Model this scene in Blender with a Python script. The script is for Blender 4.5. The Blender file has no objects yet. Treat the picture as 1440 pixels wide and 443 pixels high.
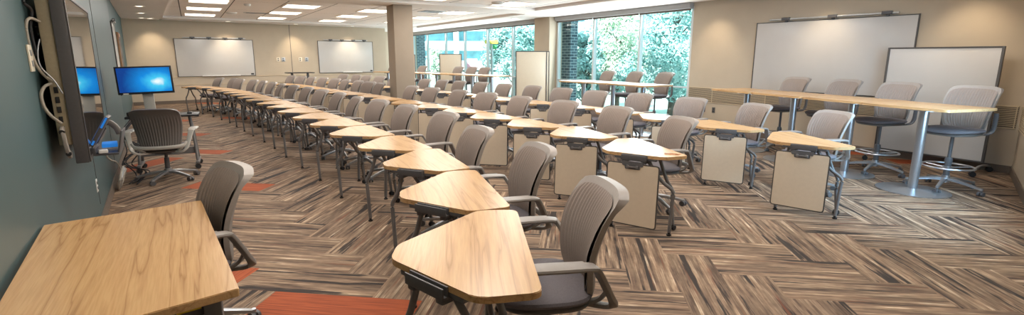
import bpy, bmesh, math, random
from mathutils import Vector, Matrix
random.seed(7)
C = bpy.context.scene.collection
PI = math.pi
def srgb(r, g, b):
    f = lambda c: (c/255/12.92 if c/255 <= .04045 else ((c/255+.055)/1.055)**2.4)
    return (f(r), f(g), f(b), 1.0)

# ------------------------------------------------------------------ materials
def new_mat(name):
    m = bpy.data.materials.new(name); m.use_nodes = True
    nt = m.node_tree
    b = nt.nodes['Principled BSDF']
    return m, nt, b
def N(nt, t, **kw):
    n = nt.nodes.new(t)
    for k, v in kw.items(): setattr(n, k, v)
    return n
def ramp(nt, stops):
    r = N(nt, 'ShaderNodeValToRGB'); e = r.color_ramp.elements
    e[0].position, e[0].color = stops[0]; e[1].position, e[1].color = stops[-1]
    for p, c in stops[1:-1]:
        x = e.new(p); x.color = c
    return r
def M(name, col, rough=.5, metal=0, var=.06, scale=60, bump=0, spec=.5, coat=0):
    """plain colour with slight procedural mottling"""
    m, nt, b = new_mat(name)
    c = srgb(*col)
    tc = N(nt, 'ShaderNodeTexCoord'); nz = N(nt, 'ShaderNodeTexNoise')
    nz.inputs['Scale'].default_value = scale; nz.inputs['Detail'].default_value = 3
    nt.links.new(tc.outputs['Object'], nz.inputs['Vector'])
    lo = tuple(x*(1-var) for x in c[:3])+(1,); hi = tuple(min(1, x*(1+var)) for x in c[:3])+(1,)
    r = ramp(nt, [(.3, lo), (.7, hi)])
    nt.links.new(nz.outputs['Fac'], r.inputs['Fac']); nt.links.new(r.outputs['Color'], b.inputs['Base Color'])
    b.inputs['Roughness'].default_value = rough; b.inputs['Metallic'].default_value = metal
    b.inputs['Specular IOR Level'].default_value = spec
    b.inputs['Coat Weight'].default_value = coat
    if bump:
        bp = N(nt, 'ShaderNodeBump'); bp.inputs['Strength'].default_value = bump; bp.inputs['Distance'].default_value = .002
        nt.links.new(nz.outputs['Fac'], bp.inputs['Height']); nt.links.new(bp.outputs['Normal'], b.inputs['Normal'])
    return m
def emit_mat(name, col, s):
    m, nt, b = new_mat(name)
    b.inputs['Base Color'].default_value = srgb(*col)
    b.inputs['Emission Color'].default_value = srgb(*col); b.inputs['Emission Strength'].default_value = s
    return m
def wood_mat():
    m, nt, b = new_mat('maple_laminate')
    tc = N(nt, 'ShaderNodeTexCoord'); oi = N(nt, 'ShaderNodeObjectInfo')
    mp = N(nt, 'ShaderNodeMapping'); mp.inputs['Scale'].default_value = (17, .85, 17)
    ad = N(nt, 'ShaderNodeVectorMath', operation='ADD'); sc = N(nt, 'ShaderNodeVectorMath', operation='SCALE'); sc.inputs[0].default_value = (13, 7, 3)
    nt.links.new(oi.outputs['Random'], sc.inputs['Scale'])
    nt.links.new(tc.outputs['Object'], ad.inputs[0]); nt.links.new(sc.outputs[0], ad.inputs[1]); nt.links.new(ad.outputs[0], mp.inputs['Vector'])
    n1 = N(nt, 'ShaderNodeTexNoise'); n1.inputs['Scale'].default_value = .55; n1.inputs['Detail'].default_value = 3; n1.inputs['Distortion'].default_value = .35
    nt.links.new(mp.outputs[0], n1.inputs['Vector'])
    mul = N(nt, 'ShaderNodeMath', operation='MULTIPLY'); mul.inputs[1].default_value = 8
    fr = N(nt, 'ShaderNodeMath', operation='PINGPONG'); fr.inputs[1].default_value = 1
    nt.links.new(n1.outputs['Fac'], mul.inputs[0]); nt.links.new(mul.outputs[0], fr.inputs[0])
    r = ramp(nt, [(0, srgb(174, 135, 93)), (.10, srgb(194, 154, 109)), (.45, srgb(205, 167, 120)), (1, srgb(200, 160, 114))])
    nt.links.new(fr.outputs[0], r.inputs['Fac'])
    mp2 = N(nt, 'ShaderNodeMapping'); mp2.inputs['Scale'].default_value = (160, 6, 160)
    n2 = N(nt, 'ShaderNodeTexNoise'); n2.inputs['Scale'].default_value = 1; n2.inputs['Detail'].default_value = 2
    nt.links.new(ad.outputs[0], mp2.inputs['Vector']); nt.links.new(mp2.outputs[0], n2.inputs['Vector'])
    mx = N(nt, 'ShaderNodeMix', data_type='RGBA', blend_type='MULTIPLY'); mx.inputs[0].default_value = .35
    r2 = ramp(nt, [(.35, (.72, .68, .62, 1)), (.6, (1, 1, 1, 1))])
    nt.links.new(n2.outputs['Fac'], r2.inputs['Fac'])
    nt.links.new(r.outputs['Color'], mx.inputs[6]); nt.links.new(r2.outputs['Color'], mx.inputs[7])
    nt.links.new(mx.outputs[2], b.inputs['Base Color'])
    b.inputs['Roughness'].default_value = .26; b.inputs['Specular IOR Level'].default_value = .4
    return m
def carpet_mat():
    m, nt, b = new_mat('streaked_plank_carpet')
    uv = N(nt, 'ShaderNodeUVMap', uv_map='plank'); rn = N(nt, 'ShaderNodeUVMap', uv_map='kind')
    sp = N(nt, 'ShaderNodeSeparateXYZ'); nt.links.new(rn.outputs[0], sp.inputs[0])
    def noise(su, sv, det, off=0.0):
        mp = N(nt, 'ShaderNodeMapping'); mp.inputs['Scale'].default_value = (su, sv, 1); mp.inputs['Location'].default_value = (off, off*1.7, off)
        n = N(nt, 'ShaderNodeTexNoise'); n.inputs['Scale'].default_value = 1; n.inputs['Detail'].default_value = det; n.inputs['Roughness'].default_value = .55
        nt.links.new(uv.outputs[0], mp.inputs['Vector']); nt.links.new(mp.outputs[0], n.inputs['Vector']); return n.outputs['Fac']
    # separate threads: v snapped to thread width, each with its own dash pattern along the plank
    su = N(nt, 'ShaderNodeSeparateXYZ'); nt.links.new(uv.outputs[0], su.inputs[0])
    def thread(per_m, su_scale, off, det=3):
        m_ = N(nt, 'ShaderNodeMath', operation='MULTIPLY'); m_.inputs[1].default_value = per_m; nt.links.new(su.outputs['Y'], m_.inputs[0])
        fl_ = N(nt, 'ShaderNodeMath', operation='FLOOR'); nt.links.new(m_.outputs[0], fl_.inputs[0])
        m2_ = N(nt, 'ShaderNodeMath', operation='MULTIPLY_ADD'); m2_.inputs[1].default_value = 3.71; m2_.inputs[2].default_value = off; nt.links.new(fl_.outputs[0], m2_.inputs[0])
        m3_ = N(nt, 'ShaderNodeMath', operation='MULTIPLY'); m3_.inputs[1].default_value = su_scale; nt.links.new(su.outputs['X'], m3_.inputs[0])
        cb = N(nt, 'ShaderNodeCombineXYZ'); nt.links.new(m3_.outputs[0], cb.inputs['X']); nt.links.new(m2_.outputs[0], cb.inputs['Y'])
        n = N(nt, 'ShaderNodeTexNoise'); n.inputs['Scale'].default_value = 1; n.inputs['Detail'].default_value = det; n.inputs['Roughness'].default_value = .6
        nt.links.new(cb.outputs[0], n.inputs['Vector']); return n.outputs['Fac']
    def mixadd(x, y, k):
        q = N(nt, 'ShaderNodeMath', operation='MULTIPLY_ADD'); q.inputs[1].default_value = k; nt.links.new(y, q.inputs[0]); nt.links.new(x, q.inputs[2])
        q2 = N(nt, 'ShaderNodeMath', operation='SUBTRACT'); q2.inputs[1].default_value = k*.5; nt.links.new(q.outputs[0], q2.inputs[0]); return q2.outputs[0]
    fn = thread(150, 3.0, 0.3); fw = thread(48, 1.6, 5.1, 4)
    base = ramp(nt, [(.30, srgb(78, 62, 52)), (.42, srgb(114, 93, 77)), (.54, srgb(144, 121, 100)), (.64, srgb(172, 149, 125)), (.74, srgb(212, 194, 170))])
    nt.links.new(mixadd(fw, fn, .45), base.inputs['Fac'])
    z = ramp(nt, [(.36, (.60, .58, .57, 1)), (.5, (.93, .92, .91, 1)), (.64, (1.25, 1.23, 1.20, 1))]); nt.links.new(noise(.8, 15, 3, 4.0), z.inputs['Fac'])
    m1 = N(nt, 'ShaderNodeMix', data_type='RGBA', blend_type='MULTIPLY'); m1.inputs[0].default_value = 1
    nt.links.new(base.outputs['Color'], m1.inputs[6]); nt.links.new(z.outputs['Color'], m1.inputs[7])
    k = ramp(nt, [(.575, (0, 0, 0, 1)), (.61, (.95, .95, .95, 1))]); nt.links.new(mixadd(noise(.75, 11.5, 3, 9.0), thread(110, 2.6, 11.0), .20), k.inputs['Fac'])
    m2 = N(nt, 'ShaderNodeMix', data_type='RGBA'); nt.links.new(k.outputs['Color'], m2.inputs[0])
    nt.links.new(m1.outputs[2], m2.inputs[6]); m2.inputs[7].default_value = srgb(42, 36, 35)
    # rust threads
    k2 = ramp(nt, [(.62, (0, 0, 0, 1)), (.70, (.75, .75, .75, 1))]); nt.links.new(mixadd(noise(1.0, 22, 3, 21.0), thread(110, 2.2, 17.0), .3), k2.inputs['Fac'])
    m3 = N(nt, 'ShaderNodeMix', data_type='RGBA'); nt.links.new(k2.outputs['Color'], m3.inputs[0])
    nt.links.new(m2.outputs[2], m3.inputs[6]); m3.inputs[7].default_value = srgb(122, 74, 52)
    # orange accent planks
    o = ramp(nt, [(.3, srgb(128, 58, 30)), (.7, srgb(184, 92, 50))]); nt.links.new(noise(3, 70, 3, 33.0), o.inputs['Fac'])
    m4 = N(nt, 'ShaderNodeMix', data_type='RGBA'); nt.links.new(sp.outputs['Y'], m4.inputs[0])
    nt.links.new(m3.outputs[2], m4.inputs[6]); nt.links.new(o.outputs['Color'], m4.inputs[7])
    nt.links.new(m4.outputs[2], b.inputs['Base Color'])
    b.inputs['Roughness'].default_value = .75; b.inputs['Specular IOR Level'].default_value = .35
    bp = N(nt, 'ShaderNodeBump'); bp.inputs['Strength'].default_value = .25; bp.inputs['Distance'].default_value = .003
    nt.links.new(fn, bp.inputs['Height']); nt.links.new(bp.outputs['Normal'], b.inputs['Normal'])
    return m
def glass_mat():
    m, nt, b = new_mat('window_glass'); nt.nodes.remove(b)
    out = nt.nodes['Material Output']
    t = N(nt, 'ShaderNodeBsdfTransparent'); t.inputs[0].default_value = (.94, .98, .98, 1)
    g = N(nt, 'ShaderNodeBsdfGlossy'); g.inputs['Roughness'].default_value = .02
    mx = N(nt, 'ShaderNodeMixShader'); mx.inputs[0].default_value = .02
    nt.links.new(t.outputs[0], mx.inputs[1]); nt.links.new(g.outputs[0], mx.inputs[2]); nt.links.new(mx.outputs[0], out.inputs['Surface'])
    return m
def tile_mat():
    m, nt, b = new_mat('ceiling_tile')
    tc = N(nt, 'ShaderNodeTexCoord'); s = N(nt, 'ShaderNodeSeparateXYZ'); nt.links.new(tc.outputs['Object'], s.inputs[0])
    def line(o, period, off, w):
        a = N(nt, 'ShaderNodeMath', operation='ADD'); a.inputs[1].default_value = off
        mo = N(nt, 'ShaderNodeMath', operation='FLOORED_MODULO'); mo.inputs[1].default_value = period
        lt = N(nt, 'ShaderNodeMath', operation='LESS_THAN'); lt.inputs[1].default_value = w
        nt.links.new(o, a.inputs[0]); nt.links.new(a.outputs[0], mo.inputs[0]); nt.links.new(mo.outputs[0], lt.inputs[0]); return lt.outputs[0]
    l1 = line(s.outputs['X'], 1.09, 20*1.09-1.0, .022); l2 = line(s.outputs['Y'], 2.45, 30*2.45-1.4, .012)
    mx = N(nt, 'ShaderNodeMath', operation='MAXIMUM'); nt.links.new(l1, mx.inputs[0]); nt.links.new(l2, mx.inputs[1])
    mm = N(nt, 'ShaderNodeMix', data_type='RGBA'); nt.links.new(mx.outputs[0], mm.inputs[0])
    mm.inputs[6].default_value = srgb(246, 240, 236); mm.inputs[7].default_value = srgb(88, 80, 76)
    nt.links.new(mm.outputs[2], b.inputs['Base Color']); b.inputs['Roughness'].default_value = .9
    return m
def brick_mat():
    m, nt, b = new_mat('blue_grey_brick')
    tc = N(nt, 'ShaderNodeTexCoord'); s = N(nt, 'ShaderNodeSeparateXYZ'); cb = N(nt, 'ShaderNodeCombineXYZ')
    ad = N(nt, 'ShaderNodeMath', operation='ADD'); nt.links.new(tc.outputs['Object'], s.inputs[0])
    nt.links.new(s.outputs['X'], ad.inputs[0]); nt.links.new(s.outputs['Y'], ad.inputs[1])
    nt.links.new(ad.outputs[0], cb.inputs['X']); nt.links.new(s.outputs['Z'], cb.inputs['Y'])
    br = N(nt, 'ShaderNodeTexBrick'); br.inputs['Scale'].default_value = 1
    br.inputs['Brick Width'].default_value = .24; br.inputs['Row Height'].default_value = .085; br.inputs['Mortar Size'].default_value = .009
    br.inputs['Color1'].default_value = srgb(92, 118, 130); br.inputs['Color2'].default_value = srgb(58, 78, 92); br.inputs['Mortar'].default_value = srgb(170, 190, 195)
    nt.links.new(cb.outputs[0], br.inputs['Vector']); nt.links.new(br.outputs['Color'], b.inputs['Base Color'])
    b.inputs['Roughness'].default_value = .8
    return m
def leaf_mat(name, lo, hi):
    m, nt, b = new_mat(name)
    g = N(nt, 'ShaderNodeTexCoord'); n = N(nt, 'ShaderNodeTexNoise'); n.inputs['Scale'].default_value = 2.2; n.inputs['Detail'].default_value = 4
    nt.links.new(g.outputs['Object'], n.inputs['Vector'])
    r = ramp(nt, [(.35, srgb(*lo)), (.65, srgb(*hi))]); nt.links.new(n.outputs['Fac'], r.inputs['Fac'])
    nt.links.new(r.outputs['Color'], b.inputs['Base Color']); b.inputs['Roughness'].default_value = .5
    return m
def screen_mat():
    """blue desktop picture with a pale glow, as the lit screen shows"""
    m, nt, b = new_mat('lit_blue_screen')
    tc = N(nt, 'ShaderNodeTexCoord'); mp = N(nt, 'ShaderNodeMapping'); mp.vector_type = 'POINT'
    mp.inputs['Location'].default_value = (-.32, 0, .10); mp.inputs['Scale'].default_value = (2.1, 1, 3.0)
    ln = N(nt, 'ShaderNodeVectorMath', operation='LENGTH')
    nz = N(nt, 'ShaderNodeTexNoise'); nz.inputs['Scale'].default_value = 5; nz.inputs['Distortion'].default_value = 1.5
    nt.links.new(tc.outputs['Object'], mp.inputs['Vector']); nt.links.new(mp.outputs[0], ln.inputs[0]); nt.links.new(tc.outputs['Object'], nz.inputs['Vector'])
    ma = N(nt, 'ShaderNodeMath', operation='MULTIPLY_ADD'); ma.inputs[1].default_value = .22
    nt.links.new(nz.outputs['Fac'], ma.inputs[0]); nt.links.new(ln.outputs['Value'], ma.inputs[2])
    r = ramp(nt, [(.16, srgb(238, 252, 255)), (.30, srgb(70, 205, 245)), (.55, srgb(10, 138, 222)), (1, srgb(6, 62, 140))])
    nt.links.new(ma.outputs[0], r.inputs['Fac']); nt.links.new(r.outputs['Color'], b.inputs['Emission Color'])
    b.inputs['Emission Strength'].default_value = 1.0; b.inputs['Base Color'].default_value = (.01, .01, .012, 1); b.inputs['Roughness'].default_value = .25
    return m

MT = {}
MT['wood'] = wood_mat(); MT['carpet'] = carpet_mat(); MT['glass'] = glass_mat(); MT['tile'] = tile_mat(); MT['brick'] = brick_mat(); MT['screen'] = screen_mat()
MT['beige'] = M('beige_wall_paint', (186, 171, 151), .85, var=.03, scale=3)
MT['teal'] = M('teal_wall_paint', (68, 90, 93), .42, var=.05, scale=2)
MT['teal_d'] = M('teal_wall_paint_pilaster', (62, 90, 94), .5, var=.05, scale=2)
MT['soffit'] = M('white_soffit_paint', (238, 232, 227), .85, var=.02, scale=3)
MT['base'] = M('brown_grey_vinyl_base', (104, 92, 82), .6, var=.04)
MT['rail'] = M('tan_fluted_panel', (196, 178, 150), .6, var=.03)
MT['colpaint'] = M('column_paint', (158, 143, 126), .85, var=.03, scale=3)
MT['fabric'] = M('taupe_ribbed_fabric', (140, 127, 119), .85, var=.10, scale=260, bump=.2)
MT['shell'] = M('warm_grey_plastic', (150, 141, 134), .42, var=.04)
MT['shell_d'] = M('dark_grey_plastic', (104, 98, 94), .42, var=.04)
MT['arm'] = M('grey_arm_plastic', (140, 134, 129), .35, var=.03)
MT['seat'] = M('charcoal_seat_fabric', (106, 101, 105), .9, var=.14, scale=180, bump=.2)
MT['silver'] = M('silver_metal', (176, 178, 182), .28, metal=.85, var=.03)
MT['silver_p'] = M('silver_plastic', (188, 184, 176), .38, metal=.2, var=.03)
MT['legm'] = M('graphite_leg_paint', (112, 109, 108), .4, metal=.0, var=.05)
MT['legd'] = M('dark_graphite_paint', (86, 85, 87), .4, metal=.0, var=.05)
MT['black'] = M('black_plastic', (34, 33, 35), .45, var=.1)
MT['tvscreen'] = M('glossy_dark_screen', (14, 15, 17), .03, var=.02, spec=1.0, coat=1)
MT['tvside'] = M('dark_grey_display_casing', (84, 82, 84), .45, var=.05)
MT['tvback'] = M('tan_display_rear_casing', (158, 146, 122), .5, var=.05)
MT['board'] = M('white_marker_board', (196, 191, 186), .25, var=.015, scale=4)
MT['board_b'] = M('cream_marker_board', (206, 190, 168), .3, var=.02, scale=30)
MT['edge'] = M('dark_board_trim', (74, 70, 68), .4, var=.05)
MT['alu'] = M('brushed_aluminium', (176, 178, 180), .35, metal=.7, var=.04)
MT['frame'] = M('window_aluminium', (204, 210, 212), .4, var=.03)
MT['shade'] = M('grey_shade_box', (160, 158, 156), .6, var=.03)
MT['cream_p'] = M('cream_plastic', (222, 212, 192), .4, var=.03)
MT['white_p'] = M('white_plastic', (228, 226, 222), .4, var=.02)
MT['blue_p'] = emit_mat('lit_blue_panel', (30, 110, 190), .7)
MT['yellow'] = M('yellow_label', (222, 190, 30), .5, var=.05)
MT['orange'] = M('orange_pencil', (206, 132, 78), .5, var=.05)
MT['red'] = M('red_paint', (150, 50, 45), .5, var=.1)
MT['oak'] = M('tan_wood', (170, 130, 95), .5, var=.15, scale=15)
MT['art'] = M('dark_mottled_print', (90, 80, 74), .6, var=.6, scale=14)
MT['cable_w'] = M('white_cable', (160, 152, 140), .45, var=.03)
MT['cable_b'] = M('black_cable', (44, 42, 44), .5, var=.05)
MT['lamp'] = emit_mat('light_diffuser', (255, 244, 228), 3.2)
MT['dlamp'] = emit_mat('downlight_lens', (255, 240, 214), 7.0)
MT['concrete'] = M('pale_concrete', (196, 206, 208), .8, var=.05, scale=2)
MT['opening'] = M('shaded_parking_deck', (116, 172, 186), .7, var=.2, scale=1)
MT['ground'] = M('pale_lawn', (176, 196, 186), .9, var=.2, scale=2)
MT['bark'] = M('tree_bark', (96, 88, 80), .9, var=.2, scale=20)
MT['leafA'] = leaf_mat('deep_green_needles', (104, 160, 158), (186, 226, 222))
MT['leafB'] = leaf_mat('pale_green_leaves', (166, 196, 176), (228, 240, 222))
MT['leafC'] = leaf_mat('hazed_pale_leaves', (172, 216, 222), (236, 248, 250))  # near-white cyan: outdoor haze put into the leaf colour
MT['signY'] = M('yellow_sign', (226, 210, 90), .6, var=.03); MT['signG'] = M('green_sign', (70, 176, 110), .6, var=.03)
MT['signP'] = M('pink_sign', (230, 170, 190), .6, var=.03); MT['signW'] = M('pale_blue_sign', (190, 222, 232), .6, var=.03)

# ------------------------------------------------------------------ mesh builder
class MB:
    def __init__(s): s.bm = bmesh.new()
    def _xf(s, vs, m): bmesh.ops.transform(s.bm, matrix=m, verts=vs)
    def box(s, c, size, rot=None, bev=0.0, seg=2):
        r = bmesh.ops.create_cube(s.bm, size=1); vs = r['verts']
        m = Matrix.Translation(c) @ (rot.to_4x4() if rot else Matrix.Identity(4)) @ Matrix.Diagonal((*size, 1))
        s._xf(vs, m)
        if bev: bmesh.ops.bevel(s.bm, geom=list({e for v in vs for e in v.link_edges}), offset=bev, segments=seg, affect='EDGES', profile=.6)
        return s
    def bar(s, a, b, w, h, up=(0, 0, 1), bev=0.0):
        a, b = Vector(a), Vector(b); d = (b-a); L = d.length; x = d.normalized(); u = Vector(up)
        y = u.cross(x).normalized(); z = x.cross(y)
        return s.box((a+b)/2, (L, w, h), Matrix((x, y, z)).transposed(), bev)
    def cyl(s, a, b, r, r2=None, n=16):
        a, b = Vector(a), Vector(b); d = b-a
        m = Matrix.Translation((a+b)/2) @ d.to_track_quat('Z', 'Y').to_matrix().to_4x4()
        bmesh.ops.create_cone(s.bm, cap_ends=True, segments=n, radius1=r, radius2=r if r2 is None else r2, depth=d.length, matrix=m); return s
    def prism(s, pts, z0, z1, bev=0.0):
        lo = [s.bm.verts.new((p[0], p[1], z0)) for p in pts]; hi = [s.bm.verts.new((p[0], p[1], z1)) for p in pts]
        n = len(pts); fs = [s.bm.faces.new(lo[::-1]), s.bm.faces.new(hi)]
        for i in range(n): fs.append(s.bm.faces.new((lo[i], lo[(i+1) % n], hi[(i+1) % n], hi[i])))
        if bev:
            bmesh.ops.bevel(s.bm, geom=list(fs[1].edges)+list(fs[0].edges), offset=bev, segments=2, affect='EDGES')
        return s
    def sweep(s, pts, prof, closed=False, up=(0, 0, 1)):
        """prof(i, t) -> list of (side, up) points round the section"""
        pts = [Vector(p) for p in pts]; n = len(pts); rings = []; U = Vector(up)
        for i, p in enumerate(pts):
            if closed: d = pts[(i+1) % n]-pts[i-1]
            else: d = pts[min(i+1, n-1)]-pts[max(i-1, 0)]
            d.normalize(); sd = d.cross(U)
            if sd.length < 1e-4: sd = d.cross(Vector((1, 0, 0)))
            sd.normalize(); uu = sd.cross(d)
            rings.append([s.bm.verts.new(p+sd*a+uu*b) for a, b in prof(i, i/max(1, n-1))])
        k = len(rings[0])
        for i in range(n if closed else n-1):
            A, B = rings[i], rings[(i+1) % n]
            for j in range(k): s.bm.faces.new((A[j], A[(j+1) % k], B[(j+1) % k], B[j]))
        if not closed:
            s.bm.faces.new(rings[0]); s.bm.faces.new(rings[-1][::-1])
        return s
    def tube(s, pts, r, n=8, smooth=0, closed=False):
        if smooth: pts = catmull(pts, smooth)
        rr = r if callable(r) else (lambda t: r)
        return s.sweep(pts, lambda i, t: [(rr(t)*math.cos(2*PI*j/n), rr(t)*math.sin(2*PI*j/n)) for j in range(n)], closed)
    def ribbon(s, pts, w, h, smooth=0, up=(0, 0, 1), n=10, e=.6):
        if smooth: pts = catmull(pts, smooth)
        W = w if callable(w) else (lambda t: w); H = h if callable(h) else (lambda t: h)
        def pr(i, t):
            o = []
            for j in range(n):
                a = 2*PI*j/n; c, sn = math.cos(a), math.sin(a)
                o.append((W(t)/2*math.copysign(abs(c)**e, c), H(t)/2*math.copysign(abs(sn)**e, sn)))
            return o
        return s.sweep(pts, pr, up=up)
    def lathe(s, prof, n=24, c=(0, 0, 0)):
        c = Vector(c); rings = []
        for r, z in prof:
            if r < 1e-6: rings.append([s.bm.verts.new(c+Vector((0, 0, z)))])
            else: rings.append([s.bm.verts.new(c+Vector((r*math.cos(2*PI*j/n), r*math.sin(2*PI*j/n), z))) for j in range(n)])
        for A, B in zip(rings, rings[1:]):
            for j in range(n):
                q = [A[j % len(A)], A[(j+1) % len(A)], B[(j+1) % len(B)], B[j % len(B)]]
                u = [];
                for v in q:
                    if v not in u: u.append(v)
                if len(u) > 2: s.bm.faces.new(u)
        return s
    def grid(s, f, nu, nv):
        g = [[s.bm.verts.new(f(i/nu, j/nv)) for j in range(nv+1)] for i in range(nu+1)]
        for i in range(nu):
            for j in range(nv): s.bm.faces.new((g[i][j], g[i+1][j], g[i+1][j+1], g[i][j+1]))
        return g
    def build(s, name, mat, parent=None, loc=None, sharp=38, fix=True):
        bm = s.bm
        if fix: bmesh.ops.recalc_face_normals(bm, faces=bm.faces)
        for f in bm.faces: f.smooth = True
        for e in bm.edges:
            if len(e.link_faces) == 2 and e.calc_face_angle(0) > math.radians(sharp): e.smooth = False
        me = bpy.data.meshes.new(name); bm.to_mesh(me); bm.free()
        for m in (mat if isinstance(mat, (list, tuple)) else [mat]): me.materials.append(MT[m] if isinstance(m, str) else m)
        o = bpy.data.objects.new(name, me); C.objects.link(o)
        if parent is not None: o.parent = parent
        if loc is not None: o.location = loc
        return o
def catmull(pts, k):
    pts = [Vector(p) for p in pts]; o = []
    for i in range(len(pts)-1):
        a = pts[max(i-1, 0)]; b = pts[i]; c = pts[i+1]; d = pts[min(i+2, len(pts)-1)]
        for j in range(k):
            t = j/k
            o.append(.5*((2*b)+(c-a)*t+(2*a-5*b+4*c-d)*t*t+(3*b-a-3*c+d)*t**3))
    o.append(pts[-1]); return o
def rotz(a): return Matrix.Rotation(a, 3, 'Z')
def thing(name, label, cat, loc=(0, 0, 0), rz=0, group=None):
    o = bpy.data.objects.new(name, None); C.objects.link(o); o.empty_display_size = .1
    o.location = loc; o.rotation_euler = (0, 0, rz); o['label'] = label; o['category'] = cat
    if group: o['group'] = group
    return o
def tag(o, label, cat, group=None, kind=None):
    o['label'] = label; o['category'] = cat
    if group: o['group'] = group
    if kind: o['kind'] = kind
    return o
def struct(o): o['kind'] = 'structure'; return o
KIDS = {}
def register(root, objs): KIDS[root.name] = objs
def dup(root, loc, rz, label, group, scale=None):
    r = root.copy(); C.objects.link(r); r.location = loc; r.rotation_euler = (0, 0, rz); r['label'] = label
    if group: r['group'] = group
    r.scale = scale or root.scale
    m = {root: r}
    for o in KIDS[root.name]:
        c = o.copy(); C.objects.link(c); c.parent = m[o.parent]; m[o] = c
    return r
ORD = ['nearest', 'second', 'third', 'fourth', 'fifth', 'sixth', 'seventh', 'eighth', 'ninth', 'tenth', 'eleventh', 'twelfth', 'thirteenth', 'fourteenth', 'fifteenth', 'sixteenth', 'seventeenth', 'eighteenth']

# ------------------------------------------------------------------ room geometry (camera stands at x=0, y=0)
LW = lambda y: -.58-.0485*y                     # teal wall line
RX = 9.6                                        # window wall
FA, FB = Vector((-1.74, 20.8, 0)), Vector((7.2, 21.6, 0))
EA, EB = Vector((-.53, -.98, 0)), Vector((RX, 2.06, 0))
YB = 11.9                                       # teal wall steps back here
WH = 2.8

def wall(name, a, b, z0, z1, mat, th=.15, side=1):
    a, b = Vector(a), Vector(b); d = (b-a).normalized(); n = Vector((-d.y, d.x, 0))*th*side
    mb = MB(); mb.prism([a.xy, b.xy, (b+n).xy, (a+n).xy], z0, z1)
    return struct(mb.build(name, mat))
NL, NB = Vector((LW(-.98), -.98, 0)), Vector((LW(YB), YB, 0))
wall('wall_left', NL, NB, 0, 3.1, 'teal', .15, 1)
SB = Vector((-1.19, YB, 0))
wall('wall_left_recess', SB, FA, 0, 3.1, 'teal_d', .15, 1)
wall('wall_back', FA, FB, 0, 3.1, 'beige', .15, 1)
wall('wall_back_return', FB, (7.2, 24.7, 0), 0, 3.1, 'beige', .15, 1)
wall('wall_back_corner', (7.2, 24.6, 0), (RX+.2, 24.6, 0), 0, 3.1, 'beige', .15, 1)
wall('wall_right', (RX, 1.9, 0), (RX, 7.62, 0), 0, 3.1, 'beige', .2, -1)
wall('wall_right_pier', (RX, 12.62, 0), (RX, 13.58, 0), 0, 3.1, 'beige', .2, -1)
# end wall behind the camera, with a window opening in it
ed = (EB-EA).normalized()
def EP(t): return EA+ed*t
EL = (EB-EA).length
wall('wall_front', EP(0), EP(5.9), 0, 3.1, 'beige', .15, -1)
wall('wall_front_pier', EP(8.0), EP(EL), 0, 3.1, 'beige', .15, -1)
wall('wall_front_sill', EP(5.9), EP(8.0), 0, .5, 'beige', .15, -1)
wall('wall_front_head', EP(5.9), EP(8.0), 2.6, 3.1, 'beige', .15, -1)
for nm, y0, y1, z0, z1 in (('wall_right_sill', 7.62, 12.62, 0, .12), ('wall_right_head', 7.62, 12.62, 2.72, 3.1), ('wall_right_low_sill', 13.58, 24.6, 0, .12), ('wall_right_high_head', 13.58, 24.6, 2.72, 3.1)):
    wall(nm, (RX, y0, 0), (RX, y1, 0), z0, z1, 'beige', .2, -1)
mb = MB(); mb.box((RX-.13, 13.06, 1.5), (.26, .80, 3.0), bev=.004); struct(mb.build('wall_right_pilaster', 'beige'))

# floor of herringbone planks
L, W = 1.05, .35
A0 = Vector((.34, 3.61)); ax = Vector((math.cos(math.radians(-39.5)), math.sin(math.radians(-39.5)))); bx = Vector((-ax.y, ax.x))
oranges = {(0, 0, 0), (0, 8, 0), (0, 14, 0), (0, 19, 0), (0, 25, 0), (0, 31, 0)}
for kk, q in ((1, (.1, 3.9)), (1, (-.45, 9.05)), (0, (9.1, 3.95)), (0, (9.0, 3.2)), (0, (.6, 20.3)), (1, (3.3, 14.9)), (0, (1.0, 15.3))):
    oranges.add(min(((kk, i, j) for i in range(-40, 60) for j in range(-12, 13)), key=lambda t: (A0+ax*(-W*t[1]-L*t[2]+(L/2 if kk == 0 else -W/2))+bx*(W*t[1]-L*t[2]-(W/2 if kk == 0 else L/2))-Vector(q)).length))
bm = bmesh.new(); uvl = bm.loops.layers.uv.new('plank'); kl = bm.loops.layers.uv.new('kind')
rnd = random.Random(3)
for i in range(-70, 71):
    for j in range(-16, 17):
        # mirrored lattice: (-W, W) and (-L, -L)
        o = Vector((-W*i-L*j, W*i-L*j))
        for kind in (0, 1):
            if kind == 0: P = [(0, -W), (L, -W), (L, 0), (0, 0)]; uv = [(0, 0), (L, 0), (L, W), (0, W)]
            else: P = [(-W, -L), (0, -L), (0, 0), (-W, 0)]; uv = [(0, 0), (0, W), (L, W), (L, 0)]
            w = [A0+ax*(o.x+p[0])+bx*(o.y+p[1]) for p in P]
            c = sum(w, Vector((0, 0)))/4
            if not (-3 < c.x < 11 and -2.5 < c.y < 26): continue
            org = (kind, i, j) in oranges
            f = bm.faces.new([bm.verts.new((q.x, q.y, 0)) for q in w])
            r1, r2 = rnd.random()*40, rnd.random()*9
            for lp, q in zip(f.loops, uv):
                lp[uvl].uv = (q[0]+r1, q[1]+r2); lp[kl].uv = (r1/40, 1.0 if org else 0.0)
def clip(bm, p, n):
    bmesh.ops.bisect_plane(bm, geom=bm.verts[:]+bm.edges[:]+bm.faces[:], plane_co=p, plane_no=n, clear_outer=True)
clip(bm, (RX+.05, 0, 0), (1, 0, 0)); clip(bm, (0, 24.7, 0), (0, 1, 0))
clip(bm, EA-Vector((0, .05, 0)), (ed.y, -ed.x, 0)); clip(bm, (-1.8, 20, 0), (-1, 0, 0))
bmesh.ops.recalc_face_normals(bm, faces=bm.faces)
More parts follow.
